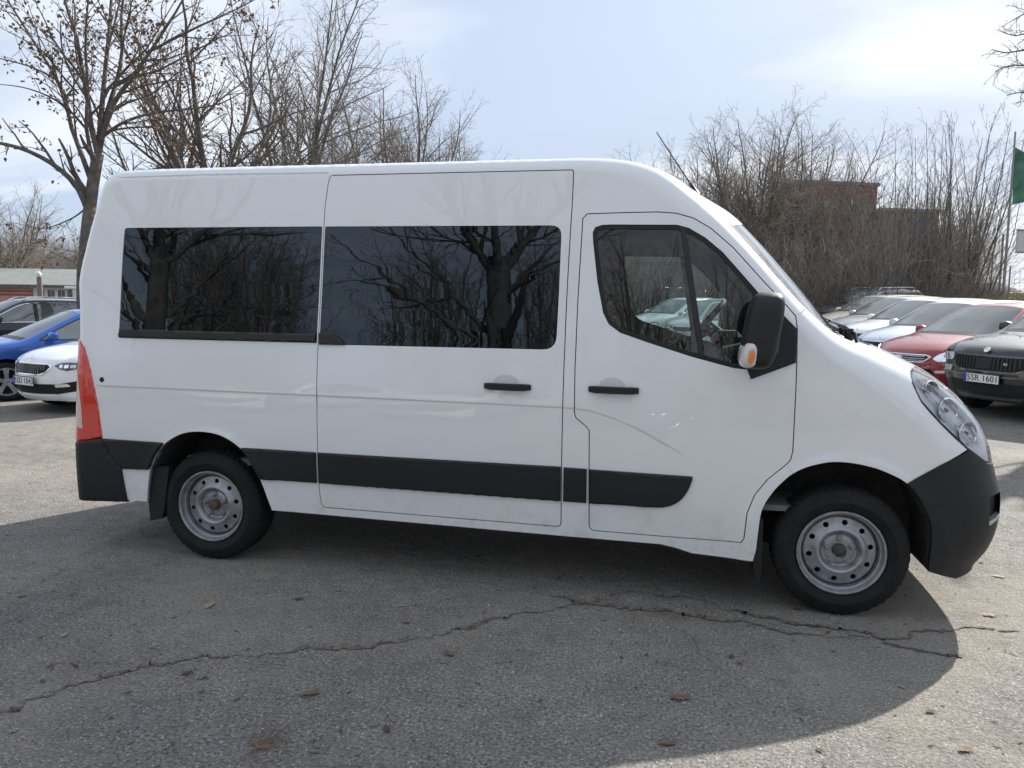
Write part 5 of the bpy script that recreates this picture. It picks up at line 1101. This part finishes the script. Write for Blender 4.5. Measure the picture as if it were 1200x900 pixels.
def copy_thing(src, label, loc, rz, s=1., group=None, sz=None):
    c = src.copy(); col.objects.link(c); c.location = loc; c.rotation_euler = (0, 0, rz); c.scale = (s, s, sz or s); c['label'] = label
    if group: c['group'] = group
    for ch in src.children: d = ch.copy(); col.objects.link(d); d.parent = c
    return c
def pxw(px, py, D):
    """point at camera depth D seen at a picture position (used only to read off where the real limbs stand)"""
    d = fw+rv*((px-600)/FL)-uv*((py-450)/FL); k = D/ (math.cos(PIT)) ; q = Vector((CX, CY, CZ))+d*D; return np.array(q)
# big oak-like tree left, multiple leaders, brown leaves still hanging
GT = 'bare trees behind the van on the left'
D0 = 17.0; base = pxw(98, 352, D0); gb = float(gz(base[0], base[1])); o0 = np.array([base[0], base[1], gb])
def lim(pts, dd=0.): 
    n = len(pts)-1; return [pxw(p[0], p[1], D0+dd*(i/n)**1.2)-o0 for i, p in enumerate(pts)]
tr0 = [np.array([0, 0, -.1])]+lim([(98,345),(100,300),(104,255),(109,215),(115,180)])
limbs = [(tr0, .155, .12, 0), (lim([(115,182),(107,150),(103,120),(97,85),(90,45),(78,8),(60,-60),(45,-120)], -1.0), .085, .02, 1), (lim([(115,182),(118,140),(122,95),(127,45),(130,5),(134,-60),(138,-130)], .6), .085, .02, 1), (lim([(116,178),(126,130),(137,95),(143,60),(142,20),(150,-40),(165,-110)], 1.5), .08, .02, 1),
 (lim([(118,165),(134,120),(152,95),(175,62),(197,28),(214,0),(235,-50)], -1.2), .075, .015, 1), (lim([(172,62),(205,45),(235,30),(262,18),(290,4),(320,-12)], -2.), .04, .008, 1), (lim([(130,132),(150,120),(178,110),(205,88),(240,70),(275,60)], 1.8), .035, .008, 1),
 (lim([(108,215),(97,185),(84,150),(76,112),(58,78),(34,40),(10,2),(-20,-40)], .8), .075, .02, 1), (lim([(104,250),(92,222),(72,200),(48,184),(22,173),(-5,167),(-50,160)], -1.8), .085, .03, 1), (lim([(109,190),(101,150),(103,105),(100,60),(102,15),(108,-40)], -2.0), .06, .015, 1),
 (lim([(118,162),(140,146),(165,136),(195,130),(228,127),(262,120),(300,98)], -.8), .05, .01, 1), (lim([(112,160),(134,152),(168,149),(190,152),(210,165),(228,178)], 1.), .035, .008, 1), (lim([(100,300),(92,296),(80,293),(60,290),(35,287),(0,291)], -2.), .02, .006, 1), (lim([(98,318),(90,310),(78,303),(62,296),(40,280),(14,262)], .8), .022, .006, 1),
 (lim([(100,150),(80,128),(55,112),(25,102),(-10,98)], -1.5), .035, .008, 1), (lim([(92,110),(70,85),(50,60),(25,45),(0,32)], -2.3), .03, .008, 1), (lim([(107,232),(98,246),(80,258),(50,268),(20,262)], 1.), .03, .008, 1)]
spA = [(.35, .4, .9, .16, .04, 6, .6), (1.7, .40, .75, .22, .03, 6, .15), (3.0, .42, .75, .28, .0, 5, .1), (4.2, .5, .8, .3, .0, 3, .1)]
limbs = [limbs[0]]+[(P, a*.8, b*.8, l) for P, a, b, l in limbs[1:]]
tA = make_tree('oak_tree', 'big many-limbed tree with brown leaves still hanging, behind the rear end of the van', GT, tuple(o0), 0, limbs, spA, 11, leaves=2300, lsize=(.07, .13), mn=.004)
# generic habit
def habit(h, r_, seed, leaders=3, spread=.5, fork=.3, lean=0., wan=.12, up=.08):
    rr = random.Random(seed); ft = h*fork; tr = polyline(rr, np.array([0, 0, -.2]), np.array([lean, 0, 1.]), ft, 5, .05, .1); L_ = [(tr, r_, r_*.8, 0)]
    for k in range(leaders):
        a = 2*math.pi*(k+rr.random()*.6)/leaders; d = np.array([math.cos(a)*spread, math.sin(a)*spread, 1.]); L_.append((polyline(rr, tr[-1], d, (h-ft)*rr.uniform(.85, 1.1), 11, wan, up), r_*.62, r_*.08, 1))
    for k in range(leaders+2):
        a = rr.uniform(0, 6.28); p, _ = lerp_path(tr, rr.uniform(.5, .98)); d = np.array([math.cos(a), math.sin(a), rr.uniform(.25, .7)]); L_.append((polyline(rr, p, d, (h-ft)*rr.uniform(.4, .7), 10, wan*1.3, up*.6), r_*.33, r_*.05, 1))
    return L_
spB = [(1.5, .45, .8, .12, .06, 6, .15), (1.9, .42, .65, .18, .05, 5, .12), (2.6, .45, .66, .24, .02, 4, .08), (3.6, .5, .75, .26, .0, 3, .08)]
def ploc(D, px): x, y = at(D, px); return (x, y, float(gz(x, y)))
tB = make_tree('bare_tree', 'dark crooked bare tree rising over the van roof right of the leafy one', GT, ploc(21, 262), 0, [(polyline(random.Random(3), np.array([0, 0, -.2]), np.array([.02, 0, 1]), 3.6, 6, .12, .1), .17, .14, 0)]+[(P, a, b, 1) for P, a, b, _ in habit(9.8, .17, 5, 5, .55, .33, 0, .2, .06)[1:]], spB, 21, ('bark_d', 'twig'), leaves=350, mn=.005)
spC = [(1.7, .36, .7, .18, .06, 6, .12), (2.0, .42, .7, .24, .03, 5, .1), (2.8, .45, .75, .28, .0, 4, .08), (3.4, .5, .8, .3, .0, 3, .05)]
tC = make_tree('bare_tree', 'tall slender bare tree over the middle of the van roof, fine upright twigs', GT, ploc(30, 345), 0, habit(13.4, .17, 8, 5, .30, .22, 0, .15, .10), spC, 31, ('bark', 'twig_r'), mn=.0045)
spD = [(1.5, .42, .7, .18, .04, 6, .15), (2.3, .42, .75, .24, .02, 5, .1), (3.0, .46, .75, .28, .0, 4, .08), (3.6, .5, .8, .3, .0, 3, .05)]
tD = make_tree('bare_tree', 'rounded bare tree with fine pale twigs above the front half of the van roof', GT, ploc(36, 470), 2.2, habit(12.4, .17, 18, 6, .50, .2, 0, .15, .10), spD, 41, ('bark', 'twig_p'), mn=.0045)
more = [(tC, 36, 392, 1.3, .80, 'slim bare tree between the tall one and the rounded one above the van'), (tD, 38, 522, 2.2, .80, 'lower rounded bare tree at the right end of the tree group above the van'), (tB, 26, 205, 2.4, .92, 'dark bare tree behind the leafy one, left of the crooked tree'), 
        (tD, 38, 548, 4.4, .66, 'low round bare tree just right of the rounded ones above the van'), (tC, 37, 500, 2.9, .72, 'slim upright bare tree among the rounded ones above the van'), (tC, 42, 560, 5., .52, 'smallest bare treetop just clearing the van roof, right of the tree group'), (tD, 52, 20, 4.0, .8, 'distant bare tree over the low white building at the left edge')]
for src, D, px, rz, s_, lb in more: copy_thing(src, lb, ploc(D, px), rz, s_, GT)
copy_thing(tD, 'small round bare tree beyond the van roof near the aerial', ploc(54, 792), 1.2, 1.0, 'bare trees behind the thicket')
# thicket right: multi-stem shrubs and young trees
GS = 'bare shrubs of the thicket on the right'
def clump(h, n, r_, spread, seed):
    rr = random.Random(seed); L_ = []
    for k in range(n):
        a = rr.uniform(0, 6.28); sp_ = abs(rr.gauss(0, spread)); d = np.array([math.cos(a)*sp_, math.sin(a)*sp_, 1.]); p = np.array([math.cos(a)*rr.uniform(.05, .55), math.sin(a)*rr.uniform(.05, .55), -.15]); L_.append((polyline(rr, p, d, h*rr.uniform(.5, 1.1), 10, .085, .045), r_*rr.uniform(.6, 1.1), .008, 1))
    return L_
spS = [(.0, 0, 0, 0, 0, 2, 0), (1.1, .32, .55, .14, .05, 5, .22), (2.7, .42, .5, .18, .03, 4, .1), (3.2, .5, .65, .24, .0, 3, .05)]
shr = []
for k, (h, n, sp_) in enumerate([(8.6, 13, .20), (7.4, 16, .30), (6.2, 18, .40)]):
    shr.append(make_tree('bare_shrub', ('tall many-stemmed shrub with long straight whips, nearest the tall end of the thicket', 'dense rounded many-stemmed shrub at the left end of the thicket', 'spreading many-stemmed shrub leaning out at the right end of the thicket')[k], GS, ploc(31, (1075, 872, 1128)[k]), 0, clump(h, int(n*.8), .042, sp_, 60+k), spS, 70+k, ('bark_d', 'twig_r'), mn=.0045, cat='shrub'))
shr[2].rotation_euler[2] = .6
tR = [copy_thing(tD, lb, ploc(D, px), rz, s_, GS) for D, px, rz, s_, lb in ((33, 872, .3, .77, 'round-crowned bare tree at the left hump of the thicket'), (36, 905, 1.9, .80, 'round-crowned bare tree just right of the left hump of the thicket'), (35, 842, 2.7, .70, 'smaller round-crowned bare tree at the left edge of the thicket'), (38, 945, 4.1, .80, 'round-crowned bare tree behind the left part of the red building'))]
posn = [(0, 31, 1050, 1.0), (0, 34, 1012, .98), (0, 33, 985, .92), (1, 33, 955, .95), (0, 36, 930, .92), (1, 31, 905, .92), (1, 35, 882, .95), (2, 30, 858, .85), (1, 34, 838, .80), (0, 33, 1098, 1.12), (2, 35, 1115, 1.1), (1, 29, 1010, .8), (2, 28.5, 940, .8), (0, 38, 965, 1.05), (2, 40, 900, 1.2), (0, 30, 1030, .9), (2, 37, 820, .85),
        (1, 36, 795, .72), (2, 39, 770, .72), (1, 42, 745, .66), (0, 43, 715, .58), (2, 40, 690, .60), (0, 33, 1118, 1.15), (0, 31, 1090, 1.08), (0, 34, 1140, 1.02), (2, 33, 1085, .8)]
where = ['in front of the grey-brown building', 'behind the red building end', 'between the two brown buildings', 'over the row of cars', 'in the middle of the thicket', 'left of the building', 'near the windscreen edge', 'low beside the windscreen', 'at the far left of the thicket', 'below the flag side of the thicket', 'at the right end behind the leaning one', 'low and near the parked cars', 'low behind the dark cars', 'tall at the back of the thicket', 'broad at the back left of the thicket', 'narrow at the centre right', 'seen just above the bonnet side of the aerial', 'seen through the upper cab window', 'seen through the middle of the cab window', 'seen through the left of the cab window', 'seen above the white car through the cab', 'farthest left through the cab window', 'tall, right of the brown building', 'low, at the foot of the leaning shrub', 'tallest, left of the flag pole', 'tall, just behind the leaning one']
kindn = ['straight-whipped bare shrub ', 'dense bare shrub ', 'spreading bare shrub ']
for i, (k, D, px, s_) in enumerate(posn): copy_thing(shr[k], kindn[k]+where[i], ploc(D, px), i*1.37, s_*.92, GS, sz=s_*(1.0 if k == 0 else 1.02))
# dense low undergrowth: one mass of brown twigs
def brushwood(name, label, n, area, h0, h1, seed, mat, rad=.012):
    rr = np.random.RandomState(seed); P = []
    for k in range(n):
        D, px = rr.uniform(*area[0]), rr.uniform(*area[1]); x, y, z = ploc(D, px); h = rr.uniform(h0, h1); p = np.array([x, y, z-.1]); d = np.array([rr.normal(0, .28), rr.normal(0, .28), 1.]); pts = [p]
        for j in range(4): d = d+rr.normal(0, .16, 3); d /= np.linalg.norm(d); pts.append(pts[-1]+d*h/4)
        P.append((pts, rad*rr.uniform(.5, 1.2), .004))
        for q in range(5):
            t = rr.uniform(.25, .95); a, dd = lerp_path(pts, t); e = dd/np.linalg.norm(dd)+rr.normal(0, .45, 3); e /= np.linalg.norm(e); l2 = h*rr.uniform(.15, .35); P.append(([a, a+e*l2*.5+rr.normal(0, .03, 3), a+e*l2+rr.normal(0, .06, 3)], .007, .004))
    v, f = tubes(P, 3, .0055); o = fast_mesh(name, v, f, M[mat]); tag(o, label, kind='stuff'); return o
brushwood('undergrowth', 'dense brown undergrowth at the foot of the thicket', 2200, ((28, 37), (690, 1130)), 1.4, 4.4, 5, 'twig_r')
brushwood('undergrowth', 'dark tangled brushwood behind the parked cars', 1500, ((27, 31), (700, 1150)), .8, 2.2, 6, 'bark_d')
brushwood('distant_wood', 'brown bare woodland in the far distance', 3600, ((46, 62), (650, 1130)), 4, 8.5, 7, 'twig_r', .03)
brushwood('distant_wood', 'brown bare wood beyond the long white building', 4200, ((62, 80), (-120, 330)), 4.5, 8.2, 8, 'twig_r', .035)
# wooded slope that closes the view behind
M['hill'] = pr('wooded_slope', (.080, .062, .048), rough=1, var=.45, vscale=.9, bump=1., bscale=3, detail=8)
def ridge(name, D, px0, px1, hfn, seed, mat):
    rr = random.Random(seed); g = MB(); n = int((px1-px0)/8); A_, B_, C_ = [], [], []
    for i in range(n+1):
        px = px0+(px1-px0)*i/n; x, y, z = ploc(D, px); x2, y2, z2 = ploc(D+14, px); h = hfn(px)+rr.uniform(-.3, .3); A_.append((x, y, z-.5)); B_.append(((x+x2)/2, (y+y2)/2, z+h)); C_.append((x2, y2, z-.5))
    k = n+1; g.add(A_+B_+C_, [(i, i+1, k+i+1, k+i) for i in range(n)]+[(k+i, k+i+1, 2*k+i+1, 2*k+i) for i in range(n)]); tag(g.build(name, mat), kind='structure')
ridge('wooded_hill', 82, -260, 420, lambda p: 6.4-max(0, (p-120)/90.), 1, M['hill'])
ridge('wooded_hill', 66, 620, 1170, lambda p: 4.2-max(0, (p-1060)/35.), 2, M['hill'])
# grassy bank right
M['grass'] = pr('dry_grass_bank', (.17, .15, .075), rough=.95, var=.45, vscale=1.6, bump=1, bscale=30, detail=8)
M['grass_b'] = pr('dry_grass_blades', (.30, .25, .13), rough=.8, var=.4, vscale=3); M['grass_g'] = pr('green_grass_blades', (.12, .16, .05), rough=.8, var=.4, vscale=3)
g = MB(); rr = random.Random(9); n = 26; rows = [[], [], [], [], []]
for i in range(n+1):
    px = 1010+(1420-1010)*i/n
    for k, (D, h) in enumerate([(24.5, -.1), (26.0, .55), (28.0, 1.0), (33, 1.15), (40, -.3)]):
        x, y, z = ploc(D, px); rows[k].append((x, y, z+h*(min(1, (px-1000)/70.))+rr.uniform(-.08, .08)))
k = n+1; g.add(sum(rows, []), [(a*k+i, a*k+i+1, (a+1)*k+i+1, (a+1)*k+i) for a in range(4) for i in range(n)]); tag(g.build('grass_bank', M['grass'], sharp=None), kind='structure')
def blades(name, label, n_, area, hh, mat, seed, zfn):
    rr = np.random.RandomState(seed); D = rr.uniform(*area[0], n_); px = rr.uniform(*area[1], n_); VV = []; 
    for d, p in zip(D, px):
        x, y, z = ploc(d, p); z += zfn(d, p); a = rr.uniform(0, 6.28); h = rr.uniform(*hh); w_ = .012; le = rr.normal(0, .35, 2)*h; VV += [(x-w_*math.cos(a), y-w_*math.sin(a), z-.03), (x+w_*math.cos(a), y+w_*math.sin(a), z-.03), (x+le[0], y+le[1], z+h)]
    F_ = np.arange(len(VV)).reshape(-1, 3); o = fast_mesh(name, np.array(VV), F_, M[mat], smooth=False); tag(o, label, kind='stuff')
def bankz(d, p): return float(np.interp(d, [24.5, 26, 28, 33, 40], [-.1, .55, 1., 1.15, -.3]))*min(1, max(0, (p-1000)/70.))
blades('dry_grass', 'pale dry grass on the bank', 9000, ((24.6, 34), (1040, 1300)), (.15, .55), 'grass_b', 1, bankz); blades('green_grass', 'short green grass along the crest of the bank', 3500, ((25.6, 29), (1100, 1300)), (.08, .22), 'grass_g', 2, bankz)
# clipped brown hedge bush at the right edge
tH = make_tree('bare_bush', 'dense dark brown bush at the right edge, on the grassy bank', 'bushes on the bank', ploc(24.0, 1212), 0, clump(1.75, 40, .014, .34, 91), [(.0, 0, 0, 0, 0, 2, 0), (5, .35, .7, .2, .05, 4, .1), (8, .45, .7, .2, .05, 3, .05)], 92, ('bark_d', 'twig_r'), mn=.007, cat='bush')
# overhanging branch top right: a tree standing outside the picture
D1 = 11.5; b1 = pxw(1330, 380, D1); o1 = np.array([b1[0], b1[1], float(gz(b1[0], b1[1]))])
def lim1(pts, dd=0.): n = len(pts)-1; return [pxw(p[0], p[1], D1+dd*i/n)-o1 for i, p in enumerate(pts)]
make_tree('bare_tree', 'bare tree outside the right edge whose fine twigs hang into the top right corner', 'overhanging tree on the right', tuple(o1), 0, [([np.array([0, 0, -.2])]+lim1([(1330,400),(1328,200),(1325,60),(1320,-80)]), .2, .12, 0)]+[(lim1(p, d), .024, .006, 1) for p, d in (([(1324,150),(1290,110),(1250,88),(1215,80),(1186,76),(1166,84)], -.6), ([(1324,80),(1285,40),(1245,30),(1212,36),(1190,42),(1172,36)], .5), ([(1324,190),(1290,150),(1255,130),(1225,118),(1198,108),(1180,112)], .2), ([(1322,40),(1280,-5),(1240,0),(1205,14),(1186,24)], .0), ([(1324,120),(1280,80),(1235,62),(1205,58),(1180,62),(1162,58)], .2))],
          [(.6, .3, .9, .16, .02, 6, .3), (7.0, .24, .9, .24, .03, 5, .25), (8, .42, .8, .3, .0, 4, .1), (10, .5, .9, .3, .0, 3, .1)], 17, ('bark', 'twig_r'), mn=.0022)
# trees behind the viewer, seen only as reflections in the glass
GB = 'trees behind the viewer'
rT = make_tree('bare_tree', 'thick-trunked bare tree behind the viewer, mirrored in the sliding-door window', GB, (-1.0, -12.6, 0), 0, [(polyline(random.Random(2), np.array([0, 0, -.2]), np.array([.03, 0, 1]), 4.6, 7, .05, .1), .30, .25, 0)]+[(P, a*.75, b, 1) for P, a, b, _ in habit(10, .22, 14, 5, .8, .4, 0, .16, .05)[1:]], spB, 81, ('bark_d', 'twig'), mn=.0045)
copy_thing(rT, 'bare tree with a long low limb behind the viewer, mirrored in the rear side window', (-6.9, -9.6, 0), 2.2, .9, GB)
for i, (src, x, y, s_) in enumerate([(tD, -14, -24, .8), (tD, -8, -30, .85), (tD, -20, -30, 1), (tC, 1.5, -34, .8), (tD, 6, -28, .7), (tC, -4, -36, .9), (tD, 12, -26, .8), (tD, -28, -24, 1.), (tD, -12, -22, .7), (tD, 18, -20, .9), (tC, 24, -12, 1.), (tD, -30, -10, 1)]):
    copy_thing(src, ('bare tree %s behind the viewer' % ['left and middle far', 'straight back', 'far left', 'slim and far back', 'right back', 'slimmest far back', 'right', 'farthest left', 'dark and crooked left', 'far right', 'slim, farthest right', 'at the left side'][i]), (x, y, 0), i*1.1, s_, GB)
for i, (x, y, s_) in enumerate([(-9, -20, .45), (-4, -22, .5), (2, -22, .45), (-14, -20, .55), (7, -21, .5), (-19, -19, .5), (-1, -26, .6), (-24, -16, .5), (12, -20, .5)]): copy_thing(shr[i % 3], 'low bare shrub behind the viewer', (x, y, 0), i*.9, s_*1.2, 'low shrubs behind the viewer')

# ---------------------------------------------------------------- buildings and other background things
M['wallw'] = pr('white_render', (.76, .76, .77), rough=.9, var=.08, vscale=1.5); M['roofg'] = pr('grey_roof_sheet', (.20, .215, .205), rough=.8, var=.12, vscale=2); M['wallr'] = pr('red_brown_cladding', (.20, .085, .072), rough=.85, var=.2, vscale=1.); M['wallb'] = pr('grey_brown_wall', (.17, .15, .135), rough=.9, var=.2); M['pink'] = pr('salmon_panels', (.50, .26, .22), rough=.8, var=.15, vscale=2); M['winblk'] = pr('dark_window_pane', (.05, .055, .065), rough=.1, ior=1.6)
def frame_at(D, px, rz_off=0.): x, y, z = ploc(D, px); return (x, y, z), math.atan2(rv.y, rv.x)+rz_off
# local x runs to the right of the picture, y away from it
loc, az = frame_at(46, 110, .10); bl = thing('low_building', 'long low white building with a grey roof, behind the parked cars on the left', 'building', loc, az)
gz0 = .0
g = MB(); g.box((-12, 4, .9), (26, 8, 3.2)); g.build('wall', M['wallw'], bl, smooth=False)
g = MB(); g.prism([(-.6, 2.45), (4, 3.55), (8.6, 2.45), (8.6, 2.3), (-.6, 2.3)], 'x', -25.5, 1.5); g.build('roof', M['roofg'], bl, smooth=False)
g = MB(); g.box((-12, -.62, 2.34), (27, .10, .14)); g.build('gutter', M['bark_d'], bl, smooth=False)
for k in range(4):
    fx_ = -1.15-k*.58; g = MB(); g.box((fx_, -.02, 1.93), (.46, .06, .54)); wf_ = g.build('window', M['wallw'], bl, smooth=False)
    for q in (-1, 1): g = MB(); g.box((fx_+q*.105, -.06, 1.93), (.17, .03, .44)); g.build('pane', M['winblk'], wf_, smooth=False)
g = MB(); g.box((-4.3, -.05, 1.35), (1.9, .12, 1.75)); g.build('salmon_panel', M['pink'], bl, smooth=False); g = MB(); g.box((-5.55, -.15, 1.80), (.55, .08, .75)); g.build('sign_board', M['wallw'], bl, smooth=False)
g = MB(); g.box((-4.3, -.14, 1.85), (1.9, .05, .07)); g.box((-4.3, -.14, 2.05), (1.9, .05, .05)); g.build('panel_rail', M['wallr'], bl, smooth=False)
loc, az = frame_at(40, 49); lp = thing('lamp_post', 'short concrete post with a white lamp head, in front of the low white building', 'post', loc, az); g = MB(); g.tube([(0, 0, 0), (0, 0, 2.85)], [.16, .13], 10); g.build('post', M['wallb'], lp); g = MB(); g.tube([(0, 0, 2.85), (0, 0, 2.95), (0, -.15, 3.1)], [.05, .12, .10], 10); g.build('lamp_head', M['wallw'], lp)
loc, az = frame_at(36, 94); sb = thing('white_kiosk', 'small white box-like kiosk between the low building and the rear of the van', 'kiosk', loc, az); g = MB(); g.box((.6, 1, 1.05), (2.2, 2, 2.3)); g.build('wall', M['wallw'], sb, smooth=False); g = MB(); g.box((.6, 1, 2.25), (2.4, 2.2, .12)); g.build('roof', M['wallw'], sb, smooth=False); g = MB(); g.box((-.38, -.08, 1.3), (.16, .10, 1.7)); g.build('downpipe', M['bark_d'], sb, smooth=False)
loc, az = frame_at(44, 971, .16); br = thing('red_building', 'dark red flat-roofed building seen through the bare thicket', 'building', loc, az); g = MB(); g.box((.0, 1.5, 3.4), (4.9, 3, 8.3)); g.build('wall', M['wallr'], br, smooth=False); g = MB(); g.box((0, 1.5, 7.62), (5.1, 3.2, .18)); g.build('roof_edge', M['wallb'], br, smooth=False)
for k in range(4): g = MB(); g.box((-1.8+k*1.2, -.04, 6.3), (.7, .10, .9)); g.build('window', M['winblk'], br, smooth=False)
loc, az = frame_at(43, 1057, .16); bb = thing('brown_building', 'lower grey-brown building right of the red one behind the thicket', 'building', loc, az); g = MB(); g.box((.0, 1.5, 2.6), (3.4, 3, 6.7)); g.build('wall', M['wallb'], bb, smooth=False); g = MB(); g.box((0, 1.5, 6.02), (3.6, 3.2, .15)); g.build('roof_edge', M['roofg'], bb, smooth=False); g = MB(); g.box((.6, -.04, 5.2), (1.4, .1, .8)); g.build('window', M['winblk'], bb, smooth=False)
# flag, hoarding, poles, fence
M['flag'] = pr('green_flag_cloth', (.05, .15, .095), rough=.7, var=.35, vscale=2.5); M['pole'] = pr('grey_pole', (.22, .23, .24), rough=.5, metal=.3); M['board'] = pr('grey_hoarding', (.5, .5, .5), rough=.8, var=.08, vscale=2)
loc, az = frame_at(29, 1170); fl = thing('flag_pole', 'tall grey flag pole with a hanging green flag at the right edge', 'flag', loc, az); g = MB(); g.tube([(0, 0, 0), (0, 0, 7.3)], [.055, .03], 10); g.build('pole', M['pole'], fl)
nu, nv = 14, 18; VV = []
for i in range(nv+1):
    for j in range(nu+1):
        u, v = j/nu, i/nv; x = u*1.25*(1-.0*v)+.02; z = 6.75-v*2.1-u*(.30-.2*v)-(u**2)*.35*(1-v); 
        if v > .75: z += (v-.75)*1.6*u
        VV.append((x, .16*math.sin(u*7+v*2.2)*u+.10*math.sin(v*5+u*3), z))
g = MB(); g.add(VV, [(i*(nu+1)+j, i*(nu+1)+j+1, (i+1)*(nu+1)+j+1, (i+1)*(nu+1)+j) for i in range(nv) for j in range(nu)]); g.build('flag_cloth', M['flag'], fl)
loc, az = frame_at(27.5, 1186, .35); hb = thing('hoarding', 'grey hoarding board raised on posts at the right edge below the flag', 'billboard', loc, az); g = MB(); g.box((1.6, 0, 3.25), (3.6, .08, .72)); g.build('panel', M['board'], hb, smooth=False); g = MB(); g.box((1.6, -.02, 2.86), (3.7, .1, .04)); g.box((1.6, -.02, 3.64), (3.7, .1, .04)); g.build('frame', M['pole'], hb, smooth=False)
for x in (.6, 2.8): g = MB(); g.tube([(x, .1, 0), (x, .1, 2.9)], .045, 8); g.build('post', M['pole'], hb)
loc, az = frame_at(33, 1165); pt = thing('thin_pole', 'thin grey pole left of the flag pole', 'pole', loc, az); pm = MB(); pm.tube([(0, 0, 0), (0, 0, 3.9)], [.05, .04], 8); pm.build('pole', M['pole'], pt)
loc, az = frame_at(30, 1176); fe = thing('mesh_fence', 'wire mesh fence on posts below the hoarding at the right edge', 'fence', loc, az); M['wire'] = pr('fence_wire', (.30, .31, .32), rough=.5, metal=.4)
for k in range(5): g = MB(); g.tube([(k*.9, 0, 0), (k*.9, 0, 2.45)], .03, 6); g.build('fence_post', M['pole'], fe)
g = MB()
for k in range(19): g.tube([(k*.2, 0, .8), (k*.2, 0, 2.3)], .006, 3)
for k in range(8): g.tube([(0, 0, .8+k*.21), (3.6, 0, .8+k*.21)], .006, 3)
g.build('wire_mesh', M['wire'], fe)
g = MB(); rr = random.Random(3); loc, az = frame_at(37, 1150); VV = [(0, 0, 2.15)]
for ring, (r_, h) in enumerate([(.9, 1.8), (2., 1.0), (3.0, 0), (3.2, -.6)]):
    for k in range(14): a = 2*math.pi*k/14; VV.append((r_*math.cos(a)*rr.uniform(.88, 1.1), r_*math.sin(a)*rr.uniform(.88, 1.1), h+rr.uniform(-.12, .12)))
FF = [(0, 1+k, 1+(k+1) % 14) for k in range(14)]+[(1+q*14+k, 1+(q+1)*14+k, 1+(q+1)*14+(k+1) % 14, 1+q*14+(k+1) % 14) for q in range(3) for k in range(14)]
g.add(VV, FF); hp = g.build('gravel_heap', pr('grey_gravel_heap', (.12, .12, .125), rough=.95, var=.3, vscale=5, bump=.8, bscale=8), smooth=True, sharp=None); hp.location = loc; tag(hp, 'dark grey heap of gravel behind the bank, left of the flag pole', 'heap')
